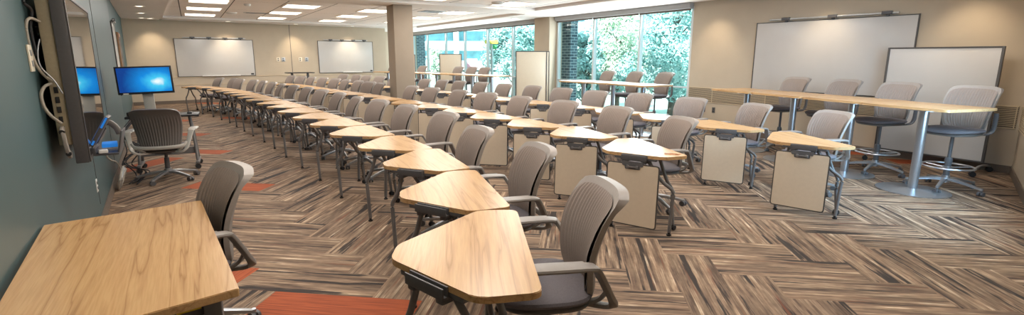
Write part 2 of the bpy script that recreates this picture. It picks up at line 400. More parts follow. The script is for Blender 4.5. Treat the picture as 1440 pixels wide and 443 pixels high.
if bm.faces[0].normal.z < 0: bmesh.ops.reverse_faces(bm, faces=bm.faces)
me = bpy.data.meshes.new('floor'); bm.to_mesh(me); bm.free(); me.materials.append(MT['carpet'])
fl = bpy.data.objects.new('floor', me); C.objects.link(fl); struct(fl)

# ceiling: soffit ring, cross beam, two recessed tiled fields
mb = MB()
def quadprism(pts, z0, z1): mb.prism(pts, z0, z1)
RL = lambda y: .5-.055*y
quadprism([(-.53, -1.0), (.55, -1.0), (RL(24), 24), (-1.9, 24)], WH, 3.1)
quadprism([(7.85, -1), (9.8, -1), (9.8, 11.3), (7.85, 11.3)], WH, 3.1)
quadprism([(8.25, 11.3), (9.8, 11.3), (9.8, 24.7), (8.25, 24.7)], WH, 3.1)
quadprism([(RL(19.7), 19.7), (8.25, 20.5), (8.25, 24.7), (-1.2, 24.7)], WH, 3.1)
quadprism([(RL(11.3), 11.3), (8.25, 11.3), (8.25, 12.3), (RL(12.3), 12.3)], WH, 3.1)
quadprism([(.5, -1), (7.85, -1), (7.85, 1.2), (.45, 1.2)], WH, 3.1)
struct(mb.build('ceiling', 'soffit'))
mb = MB(); mb.prism([(-2.2, -1.2), (9.9, -1.2), (9.9, 25), (-2.2, 25)], 2.87, 3.2); struct(mb.build('ceiling_tile_field', 'tile'))

# column standing among the middle row
mb = MB(); mb.box((0, 0, 1.45), (.46, .56, 2.9), bev=.006); mb.box((0, 0, .05), (.485, .585, .10), bev=.004)
col = struct(mb.build('column', 'colpaint', loc=(4.37, 11.98, 0))); col.rotation_euler = (0, 0, math.radians(-2.8))

# baseboards
def base(name, a, b, side=-1, h=.11, mat='base'):
    a, b = Vector(a), Vector(b); d = (b-a).normalized(); n = Vector((-d.y, d.x, 0))*side
    m_ = MB(); m_.prism([(a+n*.001).xy, (b+n*.001).xy, (b+n*.016).xy, (a+n*.016).xy], 0.001, h, .002); return struct(m_.build(name, mat))
base('baseboard_left', NL, NB); base('baseboard_left_recess', SB, FA); base('baseboard_back', FA, FB)
base('baseboard_right', (RX, 2.06, 0), (RX, 7.62, 0), 1); base('baseboard_front', EP(0), EP(EL), 1)
# wall panel joints on the teal wall and the beige back wall
for k, y in enumerate((6.08, 8.35)):
    m_ = MB(); m_.box((LW(y)+.001, y, 1.5), (.006, .008, 2.6)); struct(m_.build('trim_%d' % (k+1), 'legd'))
def on_back(t, off=0.0):
    d = (FB-FA).normalized(); return FA+d*t+Vector((d.y, -d.x, 0))*off
bd = (FB-FA).normalized(); brz = math.atan2(bd.y, bd.x)
m_ = MB(); p = on_back(5.1, .002); m_.box((p.x, p.y, 1.5), (.02, .006, 2.6), rotz(brz)); struct(m_.build('trim_3', 'legd'))
m_ = MB()
for t0, t1 in ((.02, 8.98),):
    for z in (.90, .64):
        a, b = on_back(t0, .008), on_back(t1, .008); m_.bar((a.x, a.y, z), (b.x, b.y, z), .014, .022, bev=.003)
struct(m_.build('trim_4', 'rail'))
# fluted chair rail panel on the right wall and the end wall
def fluted(name, a, b, side):
    a, b = Vector(a), Vector(b); d = (b-a).normalized(); n = Vector((-d.y, d.x, 0))*side
    m_ = MB()
    def bb(z, h, t, e=0, ):
        p, q = a+d*.003+n*t/2, b-d*.003+n*t/2; m_.bar((p.x, p.y, z), (q.x, q.y, z), t, h, bev=min(t, h)*.2)
    bb(.94, .022, .02); bb(.635, .016, .018)
    for k in range(11): bb(.668+k*.0245, .010, .018)
    L_ = (b-a).length; x = 0
    while x < L_:
        p = a+d*max(x, .02)+n*.012; m_.box((p.x, p.y, .787), (.01, .022, .3), rotz(math.atan2(d.y, d.x))); x += 1.22
    o = struct(m_.build(name, 'rail'))
    m_ = MB(); bb(.787, .30, .006); struct(m_.build(name+'_backing', 'base')); return o  # backing coloured darker to stand for shade in the grooves
fluted('trim_5', (RX, 2.10, 0), (RX, 7.6, 0), 1); fluted('trim_6', EP(8.1), EP(EL-.05), 1)

# ------------------------------------------------------------------ windows
def window(name, ys, z0, z1, tr):
    r = bpy.data.objects.new(name, None); C.objects.link(r); r.location = (RX+.06, (ys[0]+ys[-1])/2, 0); struct(r); yc = r.location.y
    m_ = MB()
    for z in (z0, tr, z1): m_.box((0, 0, z), (.09, ys[-1]-ys[0], .05 if z != tr else .035), bev=.004)
    m_.build('window_frame', 'frame', r)
    for y in ys:
        m2 = MB(); m2.box((0, y-yc, (z0+z1)/2), (.11, .06, z1-z0+.05), bev=.004); m2.build('mullion', 'frame', r)
    for a, b in zip(ys, ys[1:]):
        m3 = MB(); m3.box((.01, (a+b)/2-yc, (z0+z1)/2), (.008, b-a-.05, z1-z0-.02)); m3.build('window_pane', 'glass', r)
    m4 = MB(); m4.box((-.115, 0, 2.735), (.13, ys[-1]-ys[0]+.02, .13), bev=.006); m4.build('shade_box', 'shade', r)
    for a, b in zip(ys, ys[1:]):
        m5 = MB(); m5.box((-.10, (a+b)/2-yc, 2.655), (.02, b-a-.03, .05), bev=.004); m5.build('rolled_shade', 'base', r)
    return r
window('window_1', [7.65, 9.22, 10.95, 12.59], .14, 2.69, .92)
window('window_2', [13.61, 15.2, 17.0, 18.9, 20.75, 22.8, 24.55], .14, 2.69, .92)
r = bpy.data.objects.new('window_3', None); C.objects.link(r); struct(r); r.location = EP(6.95); r.rotation_euler = (0, 0, math.atan2(ed.y, ed.x))
m_ = MB()
for z in (.53, 2.57): m_.box((0, -.07, z), (2.1, .09, .06), bev=.004)
for x in (-1.02, 0, 1.02): m_.box((x, -.07, 1.55), (.06, .09, 2.1), bev=.004)
m_.build('window_frame', 'frame', r)
for x in (-.51, .51):
    m_ = MB(); m_.box((x, -.07, 1.55), (.97, .008, 2.0)); m_.build('window_pane', 'glass', r)

# ------------------------------------------------------------------ desks (local +x points to the apex, towards the teal wall)
POLY = [(0, -.52), (.25, -.545), (.62, -.145), (.612, .02), (.222, .53), (0, .52)]   # (u, v)
def round_poly(pts, r, k=5):
    o = []; n = len(pts)
    for i in range(n):
        p, a, b = Vector(pts[i]), Vector(pts[i-1]), Vector(pts[(i+1) % n])
        da, db = (a-p), (b-p); rr = min(r, da.length*.4, db.length*.4)
        A, B = p+da.normalized()*rr, p+db.normalized()*rr
        for j in range(k+1):
            t = j/k; o.append(tuple((A*(1-t)+p*t)*(1-t)+(p*(1-t)+B*t)*t))
    return o
def caster(mbk, x, y, s=1.0, rz=0):
    d = Vector((math.cos(rz), math.sin(rz), 0)); q = Vector((-d.y, d.x, 0))
    for sg in (-1, 1):
        c = Vector((x, y, .027*s))+q*.016*s*sg
        mbk.cyl(c-q*.009*s, c+q*.009*s, .027*s, n=14)
    mbk.cyl((x, y, .03*s), (x, y, .062*s), .011*s, n=8); mbk.box((x, y, .042*s), (.03*s, .026*s, .018*s), rotz(rz), .004)
def make_desk():
    r = thing('training_desk', '', 'desk')
    k = []
    poly = [(u, -v) for u, v in POLY][::-1]
    m_ = MB(); m_.prism(round_poly(poly, .045), .706, .735, .003); k.append(m_.build('tabletop', 'wood', r))
    A, B = Vector((.62, .145)), Vector((.25, .545)); d = (B-A).normalized(); nrm = Vector((-d.y, d.x))
    if nrm.x < 0: nrm = -nrm
    mid = (A+B)/2; ang = math.atan2(d.y, d.x)
    f = lambda t, o, z: Vector((*(mid+d*t+nrm*o), z))
    m_ = MB()   # U-shaped rail holding a marker board
    m_.bar(f(-.12, .008, .706), f(.12, .008, .706), .008, .05, bev=.002); m_.bar(f(-.12, .032, .704), f(.12, .032, .704), .008, .048, bev=.002); m_.bar(f(-.12, .02, .684), f(.12, .02, .684), .03, .012, bev=.002)
    k.append(m_.build('dock_rail', 'legd', r))
    m_ = MB()
    for t in (-.09, .09): m_.bar(f(t, -.22, .672), f(t, .03, .672), .045, .035, bev=.008)
    m_.bar(f(-.24, -.16, .694), f(.24, -.16, .694), .05, .022, bev=.004); m_.bar(f(-.2, -.02, .694), f(.2, -.02, .694), .04, .022, bev=.004)
    k.append(m_.build('under_frame', 'legd', r))
    # front legs: lean outwards from the rail then drop straight to a glide
    feet = [((.565, .18), (-.10, -.03)), ((.155, .535), (.10, -.03))]
    for (fx, fy), (t, o) in feet:
        top = f(t*1.1, o, .69); ft = Vector((fx, fy, .03)); out = (Vector((fx, fy))-top.xy).normalized()*.012; kn = Vector((fx+out.x, fy+out.y, .36))
        m2 = MB(); m2.tube([top, top.lerp(kn, .55), kn+Vector((0, 0, .06)), kn-Vector((0, 0, .05)), ft], .0165, 10, 5); l = m2.build('front_leg', 'legm', r); k.append(l)
        m3 = MB(); m3.cyl((fx, fy, 0.0), (fx, fy, .014), .022); m3.cyl((fx, fy, .014), (fx, fy, .034), .012); k.append(m3.build('glide', 'black', l))
    rear = [((.13, -.38), (-.18, -.2)), ((.04, .40), (.16, -.2))]
    for (fx, fy), (t, o) in rear:
        top = f(t, o, .69); ft = Vector((fx, fy, .055)); kn = Vector((top.x*.15+fx*.85, top.y*.15+fy*.85, .32))
        m2 = MB(); m2.tube([top, top.lerp(kn, .55), kn+Vector((0, 0, .06)), kn-Vector((0, 0, .05)), ft], .0165, 10, 5); l = m2.build('rear_leg', 'legm', r); k.append(l)
        m3 = MB(); caster(m3, fx, fy, .9, .4); k.append(m3.build('caster', 'black', l))
    register(r, k); return r
def make_board():
    """marker board hung in the rail of a desk, placed with the desk's own frame"""
    r = thing('hanging_whiteboard', '', 'whiteboard'); k = []
    A, B = Vector((.62, .145)), Vector((.25, .545)); d = (B-A).normalized(); nrm = Vector((-d.y, d.x))
    if nrm.x < 0: nrm = -nrm
    mid = (A+B)/2
    rot = Matrix((Vector((*d, 0)), Vector((*nrm, 0)), Vector((0, 0, 1)))).transposed()
    T = Matrix.Translation((*(mid+nrm*.022), 0)) @ rot.to_4x4() @ Matrix.Translation((0, 0, .66)) @ Matrix.Rotation(math.radians(2), 4, 'X') @ Matrix.Translation((0, 0, -.66))
    def plate(w, z0, z1, y0, y1, rad):
        m_ = MB(); P = round_poly([(-w/2, z0), (w/2, z0), (w/2, z1), (-w/2, z1)], rad, 4)
        m_.prism(P, y0, y1, .002); m_.bm.transform(Matrix(((1, 0, 0, 0), (0, 0, 1, 0), (0, 1, 0, 0), (0, 0, 0, 1)))); m_.bm.transform(T); return m_
    k.append(plate(.50, .07, .655, .012, .020, .03).build('edge_trim', 'edge', r))
    k.append(plate(.478, .081, .644, .0195, .0225, .022).build('board', 'board_b', r))
    m_ = plate(.20, .630, .672, .021, .029, .012); m_.bm.verts.ensure_lookup_table()
    m2 = plate(.145, .600, .640, .021, .027, .010)
    me = bpy.data.meshes.new('t'); m2.bm.to_mesh(me); m2.bm.free(); m_.bm.from_mesh(me); bpy.data.meshes.remove(me)
    h = m_.build('hanger', 'legd', r); k.append(h)
    m_ = MB()
    for x in (-.045, .045): m_.box((x, .031, .622), (.022, .012, .03), bev=.003)
    m_.bar((-.045, .033, .622), (.045, .033, .622), .010, .012, bev=.002)
    m_.bm.transform(T); k.append(m_.build('handle', 'legm', h))
    register(r, k); return r

# ------------------------------------------------------------------ chairs (local +x is the way the sitter faces)
def back_profile(s, dz):
    """centre line of the backrest, s 0..1 -> x, z"""
    z = .47+.50*s+dz
    x = -.205-.035*math.sin(min(1, s*1.6)*PI)*-1*0+(-.02)*s-.10*s*s+.03*math.sin(s*PI)
    return x, z
def half_w(s):
    return .182+.045*max(0, min(1, s*1.7))**.8
def build_back(r, k, dz, fab, shell, sh):
    nr = 17
    def rr(s, w, w0):
        # rounded top and bottom corners: pull the side in near the ends
        f = 1.0
        if s > .86: t = (s-.86)/.14; f = 1-.075*(t**3)
        if s < .10: t = (.10-s)/.10; f = 1-.10*t*t
        return w0*f
    def surf(s, w, off, grow, s_lo, s_hi, ribs, amp):
        ss = s_lo+(s_hi-s_lo)*s
        x, z = back_profile(ss, dz)
        hw = rr(s, w, half_w(ss)+grow)
        y = w*hw
        wrap = .045*abs(w)**2.4
        # top corners curve down
        zc = -.026*(abs(w)**5)*(max(0, s-.5)/.5)**2
        rb = amp*math.sin(w*ribs*PI) if ribs else 0
        edge = min(1, (1-abs(w))*12)*min(1, (1-s)*14)*min(1, s*14)
        return Vector((x+off+wrap+rb*edge, y, z+zc))
    m_ = MB(); nu, nv = 14, nr*6
    m_.grid(lambda i, j: surf(i, j*2-1, .012+.006*math.sin(min(1, i*8, (1-i)*8)*PI/2), -.012, .0, .93, nr, .0028), nu, nv)
    fr = m_.build('backrest', fab, r, sharp=80, fix=False); k.append(fr)
    # shell: front lip and ribbed rear skin, closed all round
    m_ = MB(); nv = nr*4
    F = m_.grid(lambda i, j: surf(i, j*2-1, .010, .006, -.06, 1.0, 0, 0), nu, nv)
    def rear(i, j):
        v = surf(i, j*2-1, -.018-.014*math.sin(i*PI)*(1-abs(j*2-1)**3), .006, -.06, 1.0, nr, .0035 if i < .75 else .0)
        if i > .999: v += Vector((-.022, 0, -.006))
        elif i > .9: v += Vector((-.012, 0, .0))
        return v
    Bk = m_.grid(rear, nu, nv)
    for i in range(nu):
        for j in (0, nv): m_.bm.faces.new((F[i][j], F[i+1][j], Bk[i+1][j], Bk[i][j]))
    for j in range(nv):
        for i in (0, nu): m_.bm.faces.new((F[i][j], F[i][j+1], Bk[i][j+1], Bk[i][j]))
    k.append(m_.build('back_shell', shell, r, sharp=60))
def seat_mesh(w, d, z0, z1, x0, dome):
    m_ = MB(); n = 36; prof = [(.90, 0), (.985, .25), (1.0, .55), (.97, .85), (.90, 1.0), (.6, 1.0+dome*.5), (.3, 1+dome), (0, 1+dome)]
    rings = []
    for f, h in prof:
        ring = []
        for j in range(n):
            a = 2*PI*j/n; c, s = math.cos(a), math.sin(a); e = .62
            x = math.copysign(abs(c)**e, c)*d/2*f; y = math.copysign(abs(s)**e, s)*w/2*f*(1.0-.06*(x/d))
            z = z0+(z1-z0)*h
            if x > d*.25: z -= ((x-d*.25)/(d*.25))**2*.02
            ring.append(m_.bm.verts.new((x+x0, y, z)))
        rings.append(ring)
    for A, B in zip(rings[:-1], rings[1:-1]):
        for j in range(n): m_.bm.faces.new((A[j], A[(j+1) % n], B[(j+1) % n], B[j]))
    m_.bm.faces.new(rings[0][::-1]); m_.bm.faces.new(rings[-2])
    for v in rings[-1]: m_.bm.verts.remove(v)
    return m_
def five_star(k, r, rad, z, mat, hub_r=.04, rot=.3):
    m_ = MB(); m_.lathe([(0, z-.035), (hub_r, z-.035), (hub_r*1.05, z), (hub_r*.9, z+.05), (0, z+.055)], 18)
    for a in range(5):
        t = rot+a*2*PI/5; c, s = math.cos(t), math.sin(t)
        pts = [(c*q, s*q, zz) for q, zz in ((.02, z+.005), (rad*.35, z+.0), (rad*.7, z-.022), (rad, z-.045))]
        m_.ribbon(pts, lambda u: .052-.022*u, lambda u: .044-.018*u, 4)
        m_.cyl((c*rad, s*rad, z-.055), (c*rad, s*rad, z-.03), .014, n=10)
    b = m_.build('five_star_base', mat, r); k.append(b)
    for a in range(5):
        t = rot+a*2*PI/5; c, s = math.cos(t), math.sin(t)
        m2 = MB(); caster(m2, c*rad, s*rad, 1.05, t+.9+a*.7); k.append(m2.build('caster', 'legd', b))
def make_chair(fab='fabric', shell='shell', armm='arm', frame='arm'):
    r = thing('task_chair', '', 'chair'); k = []; dz = .0
    k.append(seat_mesh(.49, .47, .425, .468, .03, .12).build('seat', 'seat', r))
    k.append(seat_mesh(.46, .44, .392, .426, .02, 0).build('seat_pan', 'shell_d', r))
    build_back(r, k, dz, fab, shell, 'silver')
    # carrier that cradles the back and runs under the seat
    m_ = MB(); m_.ribbon([(-.215, .262, .53), (-.235, .235, .49), (-.262, .15, .475), (-.268, 0, .47), (-.262, -.15, .475), (-.235, -.235, .49), (-.215, -.262, .53)], .022, .045, 5)
    for s in (-1, 1): m_.ribbon([(-.235, s*.22, .495), (-.21, s*.19, .44), (-.15, s*.15, .405), (-.04, s*.09, .395)], .045, .022, 4)
    k.append(m_.build('back_carrier', frame, r))
    for s in (-1, 1):
        m_ = MB()
        m_.ribbon([(.155, s*.288, .664), (.145, s*.290, .667), (.10, s*.296, .670), (-.02, s*.302, .671), (-.095, s*.302, .670)], lambda t: .03+.058*min(1, t*3.2)**.6-.012*max(0, t-.6), lambda t: .012+.012*min(1, t*3), 4, e=.5)
        m_.ribbon([(-.06, s*.302, .668), (-.125, s*.302, .664), (-.150, s*.298, .645), (-.215, s*.272, .52), (-.255, s*.245, .435), (-.235, s*.19, .40), (-.14, s*.12, .392)], lambda t: .078-.034*min(1, t*1.8), lambda t: .024, 5, e=.5)
        k.append(m_.build('armrest', armm, r))
    m_ = MB(); m_.cyl((0, 0, .12), (0, 0, .30), .026); m_.cyl((0, 0, .29), (0, 0, .375), .017); m_.box((-.01, 0, .380), (.24, .16, .03), bev=.008)
    k.append(m_.build('gas_column', 'legd', r))
    five_star(k, r, .305, .105, 'silver')
    r.scale = (1.06, 1.14, 1.0)
    register(r, k); return r
def make_stool():
    r = thing('bar_stool', '', 'stool'); k = []; up = .30
    k.append(seat_mesh(.49, .47, .425+up, .468+up, .03, .12).build('seat', 'seat', r))
    k.append(seat_mesh(.46, .44, .392+up, .426+up, .02, 0).build('seat_pan', 'shell_d', r))
    build_back(r, k, up, 'fabric', 'shell', 'silver')
    m_ = MB()
    for s in (-1, 1): m_.ribbon([(-.225, s*.238, .66+up), (-.232, s*.235, .56+up), (-.225, s*.232, .47+up), (-.19, s*.215, .415+up), (-.10, s*.14, .393+up), (-.02, s*.08, .39+up)], .022, .042, 5, up=(0, 1, 0))
    k.append(m_.build('back_carrier', 'legd', r))
    m_ = MB(); m_.cyl((0, 0, .12), (0, 0, .36), .030); m_.lathe([(0, .34), (.034, .34), (.036, .36), (.03, .40), (0, .405)], 18); m_.cyl((0, 0, .39), (0, 0, .675), .017); m_.box((-.01, 0, .682), (.24, .16, .03), bev=.008)
    k.append(m_.build('gas_column', 'legd', r))
    m_ = MB(); n = 32; m_.tube([(.23*math.cos(2*PI*j/n), .23*math.sin(2*PI*j/n), .29) for j in range(n)], .012, 8, closed=True)
    for a in range(3):
        t = a*2*PI/3+.5; m_.tube([(.03*math.cos(t), .03*math.sin(t), .275), (.13*math.cos(t), .13*math.sin(t), .28), (.23*math.cos(t), .23*math.sin(t), .288)], .010, 8)
    m_.lathe([(.0, .255), (.04, .255), (.04, .29), (0, .29)], 16)
    k.append(m_.build('foot_ring', 'silver', r))
    five_star(k, r, .335, .125, 'silver'); r.scale = (1.06, 1.14, 1.0)
    register(r, k); return r

ROWNAME = ['front row', 'middle row', 'window-side row']
# row data: apex (x, y) of every desk; rear-edge top of every chair (x, y)
AP1 = [(.69, 2.09), (1.05, 3.0), (1.26, 3.96), (1.31, 4.87), (1.27, 5.87), (1.24, 6.85), (1.18, 7.78), (1.11, 8.77), (1.06, 9.7), (.99, 10.55), (.89, 11.52), (.80, 12.38), (.71, 13.25), (.62, 14.09), (.48, 14.93), (.32, 15.82), (.09, 16.74), (-.26, 17.5)]
AN1 = [62.7, 73.6, 80.8]
CH1 = [(1.86, 1.99), (2.23, 3.17), (2.33, 4.32), (2.62, 5.7), (2.57, 6.91), (2.5, 7.96), (2.37, 8.8), (2.36, 9.97), (2.28, 11.13), (2.2, 12.2), (2.06, 13.2), (1.92, 14.1), (1.83, 15.08), (1.7, 16.0), (1.54, 16.85), (1.24, 17.75), (1.12, 18.4), (.76, 19.3)]
AP2 = [(3.27, 3.51), (3.40, 4.51), (3.40, 5.42), (3.38, 6.41), (3.36, 7.38), (3.27, 8.3), (3.18, 9.3), (3.09, 10.31), (3.03, 11.2), (2.94, 12.09), (2.80, 12.94), (2.68, 13.82), (2.58, 14.7), (2.51, 15.55), (2.45, 16.35), (2.35, 17.1), (2.2, 17.75)]
CH2 = [(4.72, 3.82), (4.99, 5.13), (4.98, 6.3), (4.87, 7.41), (4.83, 8.56), (4.72, 9.54), (4.57, 10.63), (4.44, 11.51), (4.25, 13.35), (4.18, 14.1), (4.1, 14.9), (3.96, 15.75), (3.86, 16.65), (3.68, 17.55), (3.48, 18.4), (3.3, 19.25), (3.1, 20.1)]
AP3 = [(5.16, 2.98), (5.42, 4.08), (5.45, 5.0), (5.45, 6.0), (5.42, 6.95), (5.35, 7.9), (5.25, 8.84), (5.18, 9.8), (5.08, 10.75), (4.97, 11.65), (4.84, 12.55), (4.70, 13.45), (4.54, 14.3), (4.38, 15.15), (4.20, 16.0), (4.02, 16.85), (3.82, 17.7), (3.6, 18.5)]
CH3 = [(6.97, 3.24), (7.1, 4.39), (7.24, 5.66), (7.25, 6.85), (7.04, 7.88), (7.03, 9.0), (6.94, 10.03), (6.83, 11.17), (6.77, 12.3), (6.55, 13.19), (6.41, 14.08), (6.2, 14.91), (6.05, 15.85), (5.85, 16.8), (5.66, 17.75), (5.5, 18.8), (5.41, 19.8), (5.13, 20.7)]
proto_desk, proto_board, proto_chair = make_desk(), make_board(), make_chair()
used = {}
def place(proto, loc, rz, label, group, scale=None):
    if proto.name not in used:
        used[proto.name] = 1; proto.location = loc; proto.rotation_euler = (0, 0, rz); proto['label'] = label
        if group: proto['group'] = group
        proto.scale = scale or proto.scale; return proto
    return dup(proto, loc, rz, label, group, scale)
rng = random.Random(5)
def row(idx, AP, CH, ang0, boards, ZS=.94):
    n = len(AP)
    T = []
    for i in range(n):
        a, b = AP[max(0, i-1)], AP[min(n-1, i+1)]
        t = math.degrees(math.atan2(b[1]-a[1], b[0]-a[0])); T.append(t)
    T = [sum(T[max(0, i-1):i+2])/len(T[max(0, i-1):i+2]) for i in range(n)]
    for i, v in enumerate(ang0): T[i] = v
    mids = []
    for i in range(n):
        th = math.radians(T[i]); nn = Vector((-math.sin(th), math.cos(th))); tt = Vector((math.cos(th), math.sin(th)))
        mids.append(Vector(AP[i])-nn*.615+tt*.075)
    rn = ROWNAME[idx]
    for i in range(n):
        d0 = (mids[i]-mids[i-1]).length if i else 9; d1 = (mids[i+1]-mids[i]).length if i < n-1 else 9
        sc = max(.74, min(1, min(d0, d1)/1.075))
        rz = math.radians(T[i]+90); z = .0002*(i % 2)
        place(proto_desk, (mids[i].x, mids[i].y, 0), rz, 'maple six-sided desk, %s from the near end of the %s' % (ORD[i], rn), 'curved rows of single desks', (1, sc, 1))
        if boards(i):
            place(proto_board, (mids[i].x, mids[i].y, 0), rz, 'cream marker board hung on the %s desk from the near end, %s' % (ORD[i], rn), 'marker boards hung on desks', (1, sc, 1))
        # chair
    for i in range(len(CH)):
        j = min(n-1, i); cx, cy = CH[i][0]*ZS, CH[i][1]*ZS
        # follow the bend of the row at that distance along it
        jj = min(range(n), key=lambda q: abs(mids[q].y-(cy-.05)))
        a = math.radians(T[jj]+90+rng.uniform(-5, 7)+(4 if idx else 0))
        if idx == 0 and i == 0: a = math.radians(158); cx -= .03
        root = Vector((cx, cy))+Vector((math.cos(a), math.sin(a)))*.285
        place(proto_chair, (root.x, root.y, 0), a, 'grey ribbed office chair, %s from the near end behind the %s of desks' % (ORD[i], rn), 'office chairs at the desks')
row(0, AP1, CH1, AN1, lambda i: False)
row(1, AP2, CH2, [70, 80], lambda i: True)
row(2, AP3, CH3, [63, 74], lambda i: True)

# ------------------------------------------------------------------ bar tables and stools
def make_bar():
    r = thing('bar_table', '', 'table'); k = []
    m_ = MB(); m_.prism(round_poly([(-.40, -.475), (.40, -.475), (.40, .475), (-.40, .475)], .05), 1.018, 1.048, .003); k.append(m_.build('tabletop', 'wood', r))
    m_ = MB(); m_.cyl((0, 0, .012), (0, 0, 1.0), .048, n=24); m_.cyl((0, 0, .985), (0, 0, 1.018), .16, n=24); k.append(m_.build('pedestal', 'silver', r))
    m_ = MB(); m_.lathe([(0, 0), (.36, 0), (.362, .008), (.33, .014), (.08, .022), (.055, .03), (0, .03)], 40); k.append(m_.build('disc_base', 'silver', r))
    register(r, k); return r
bar = make_bar(); stool = make_stool()
barR = [(7.36, 2.42, 16), (7.65, 3.33, 15.5), (7.92, 4.28, 15.5), (8.16, 5.23, 15.5)]
for i, (x, y, a) in enumerate(barR):
    place(bar, (x, y, 0), math.radians(-a), 'tall maple cafe table by the right whiteboards, %s from the near end' % ORD[i], 'tall tables by the right wall', (1, 1.06 if i == 0 else 1, 1))
for i, (x, y, a) in enumerate([(7.78, 2.24, 168), (8.1, 3.14, 166), (8.42, 4.0, 164), (8.68, 4.9, 165)]):
    place(stool, (x, y, 0), math.radians(a), 'tall grey stool between right whiteboards and tall tables, %s from the near end' % ORD[i], 'stools by the right wall')
for i, (x, y) in enumerate([(7.95, 7.45), (8.0, 8.4), (7.9, 9.3)]):
    place(bar, (x, y, 0), math.radians(-4+5*i), 'tall maple table before the wide near window, %s from the near end' % ORD[i], 'tall tables by the near window', (1, .96, 1))
for i, (x, y) in enumerate([(8.95, 8.02), (8.72, 8.72), (8.62, 9.55)]):
    place(stool, (x, y, 0), math.radians(172), 'tall grey stool against the wide near window, %s from the near end' % ORD[i], 'stools by the near window')
B2 = [(7.90, 13.7), (7.72, 14.66), (7.52, 15.6), (7.30, 16.53), (7.06, 17.45), (6.80, 18.36), (6.45, 19.2)]
for i, (x, y) in enumerate(B2):
    place(bar, (x, y, 0), math.radians(13), 'tall maple table in the long line past the column, %s from its near end' % ORD[i], 'tall tables past the column', (1, .98, 1))
for i, (x, y) in enumerate([(8.16, 15.0), (8.02, 15.65), (7.95, 16.55), (7.36, 18.5), (6.78, 20.25)]):
    place(stool, (x, y, 0), math.radians(192), 'tall grey stool at the far line of tall tables, %s from its near end' % ORD[i], 'stools past the column')
# dark standing table near the back wall
r = thing('standing_table', 'narrow dark standing table under the switch plates on the back wall', 'table', (3.42, 20.2, 0), brz)
m_ = MB(); m_.box((0, 0, 1.02), (.95, .45, .03), bev=.004); m_.build('tabletop', 'black', r)
for x in (-.28, .28):
    m_ = MB(); m_.box((x, 0, .51), (.08, .05, .98), bev=.004); m_.box((x, 0, .02), (.08, .42, .04), bev=.006); m_.build('leg', 'legd', r)

# ------------------------------------------------------------------ whiteboards
def wall_board(label, c, w, z0, z1, rz, n_clip, tray):
    r = thing('wall_whiteboard', label, 'whiteboard', (c[0], c[1], 0), rz)   # local x along the wall, -y into the room
    m_ = MB(); m_.box((0, -.015, (z0+z1)/2), (w, .02, z1-z0), bev=.003); m_.build('board', 'board', r)
    m_ = MB()
    for s in (-1, 1): m_.box((s*w/2, -.016, (z0+z1)/2), (.018, .028, z1-z0+.02), bev=.002)
    m_.box((0, -.016, z0), (w, .028, .018), bev=.002); m_.box((0, -.016, z1), (w, .028, .014), bev=.002)
    m_.build('board_frame', 'edge', r)
    m_ = MB(); m_.box((0, -.05, z1+.045), (w*.80, .03, .028), bev=.004); rl = m_.build('map_rail', 'alu', r)
    for i in range(n_clip):
        x = -w*.28+i*(w*.62/max(1, n_clip-1)); m_ = MB(); m_.box((x, -.06, z1+.05), (.15, .045, .055), bev=.008); m_.box((x, -.03, z1+.02), (.05, .03, .06), bev=.006); m_.build('rail_clip', 'legd', rl)
    if tray:
        m_ = MB(); m_.box((tray[0], -.06, z0+.01), (tray[1], .09, .016), bev=.004); m_.box((tray[0], -.10, z0+.02), (tray[1], .01, .03), bev=.003); t = m_.build('pen_tray', 'white_p', r)
        m_ = MB(); m_.box((w/2-.1, -.03, z0+.06), (.10, .006, .05), bev=.002); m_.build('label_plate', 'black', r)
    return r
p = on_back(2.57, 0); wall_board('large white board on the back wall, left of the dark standing table', (p.x, p.y), 2.42, .92, 2.2, brz, 4, (.1, 1.2))
p = on_back(7.25, 0); wall_board('large white board on the back wall, beside the column', (p.x, p.y), 2.25, .97, 2.22, brz, 4, (.2, .8))
wall_board('large white board mounted on the right wall behind the tall stools', (RX, 4.74), 2.66, .97, 2.26, -PI/2, 3, None)
w_ = wall_board('white board seen edge-on on the far teal wall', (-1.272, 13.25), 1.4, .85, 2.26, PI/2+.062, 1, None)
def mobile_board(label, x, y, rz, w, z0, z1):
    r = thing('mobile_whiteboard', label, 'whiteboard', (x, y, 0), rz)      # local x along the board, -y is its face
    m_ = MB(); m_.box((0, 0, (z0+z1)/2), (w-.04, .024, z1-z0-.03), bev=.003); m_.build('board', 'board_b' if w < 1.2 else 'board', r)
    m_ = MB()
    for s in (-1, 1): m_.box((s*(w/2-.012), 0, (z0+z1)/2), (.03, .045, z1-z0), bev=.005)
    m_.box((0, 0, z1-.01), (w-.03, .04, .024), bev=.004); m_.box((0, 0, z0+.01), (w-.03, .04, .024), bev=.004); m_.build('board_frame', 'edge', r)
    for s in (-1, 1):
        m_ = MB(); m_.bar((s*(w/2-.012), 0, .10), (s*(w/2-.012), 0, z0+.05), .03, .03, bev=.004)
        m_.ribbon([(s*(w/2-.012), -.30, .075), (s*(w/2-.012), -.15, .11), (s*(w/2-.012), 0, .12), (s*(w/2-.012), .15, .11), (s*(w/2-.012), .30, .075)], .03, .03, 4)
        f = m_.build('foot', 'alu', r)
        for q in (-.30, .30):
            m_ = MB(); caster(m_, s*(w/2-.012), q, 1.35, .5); m_.build('caster', 'black', f)
    return r
mobile_board('wide dark-framed rolling white board by the right corner', 9.24, 2.95, -PI/2-.03, 1.36, .16, 1.755)
for i, (x, y) in enumerate([(8.78, 12.80), (8.97, 12.93), (9.14, 13.03)]):
    mobile_board(['cream rolling board at the front of the stack by the window pillar', 'cream rolling board in the middle of the stack by the window pillar', 'cream rolling board at the rear of the stack by the window pillar'][i], x, y, math.radians(-33), .95, .16, 1.78)
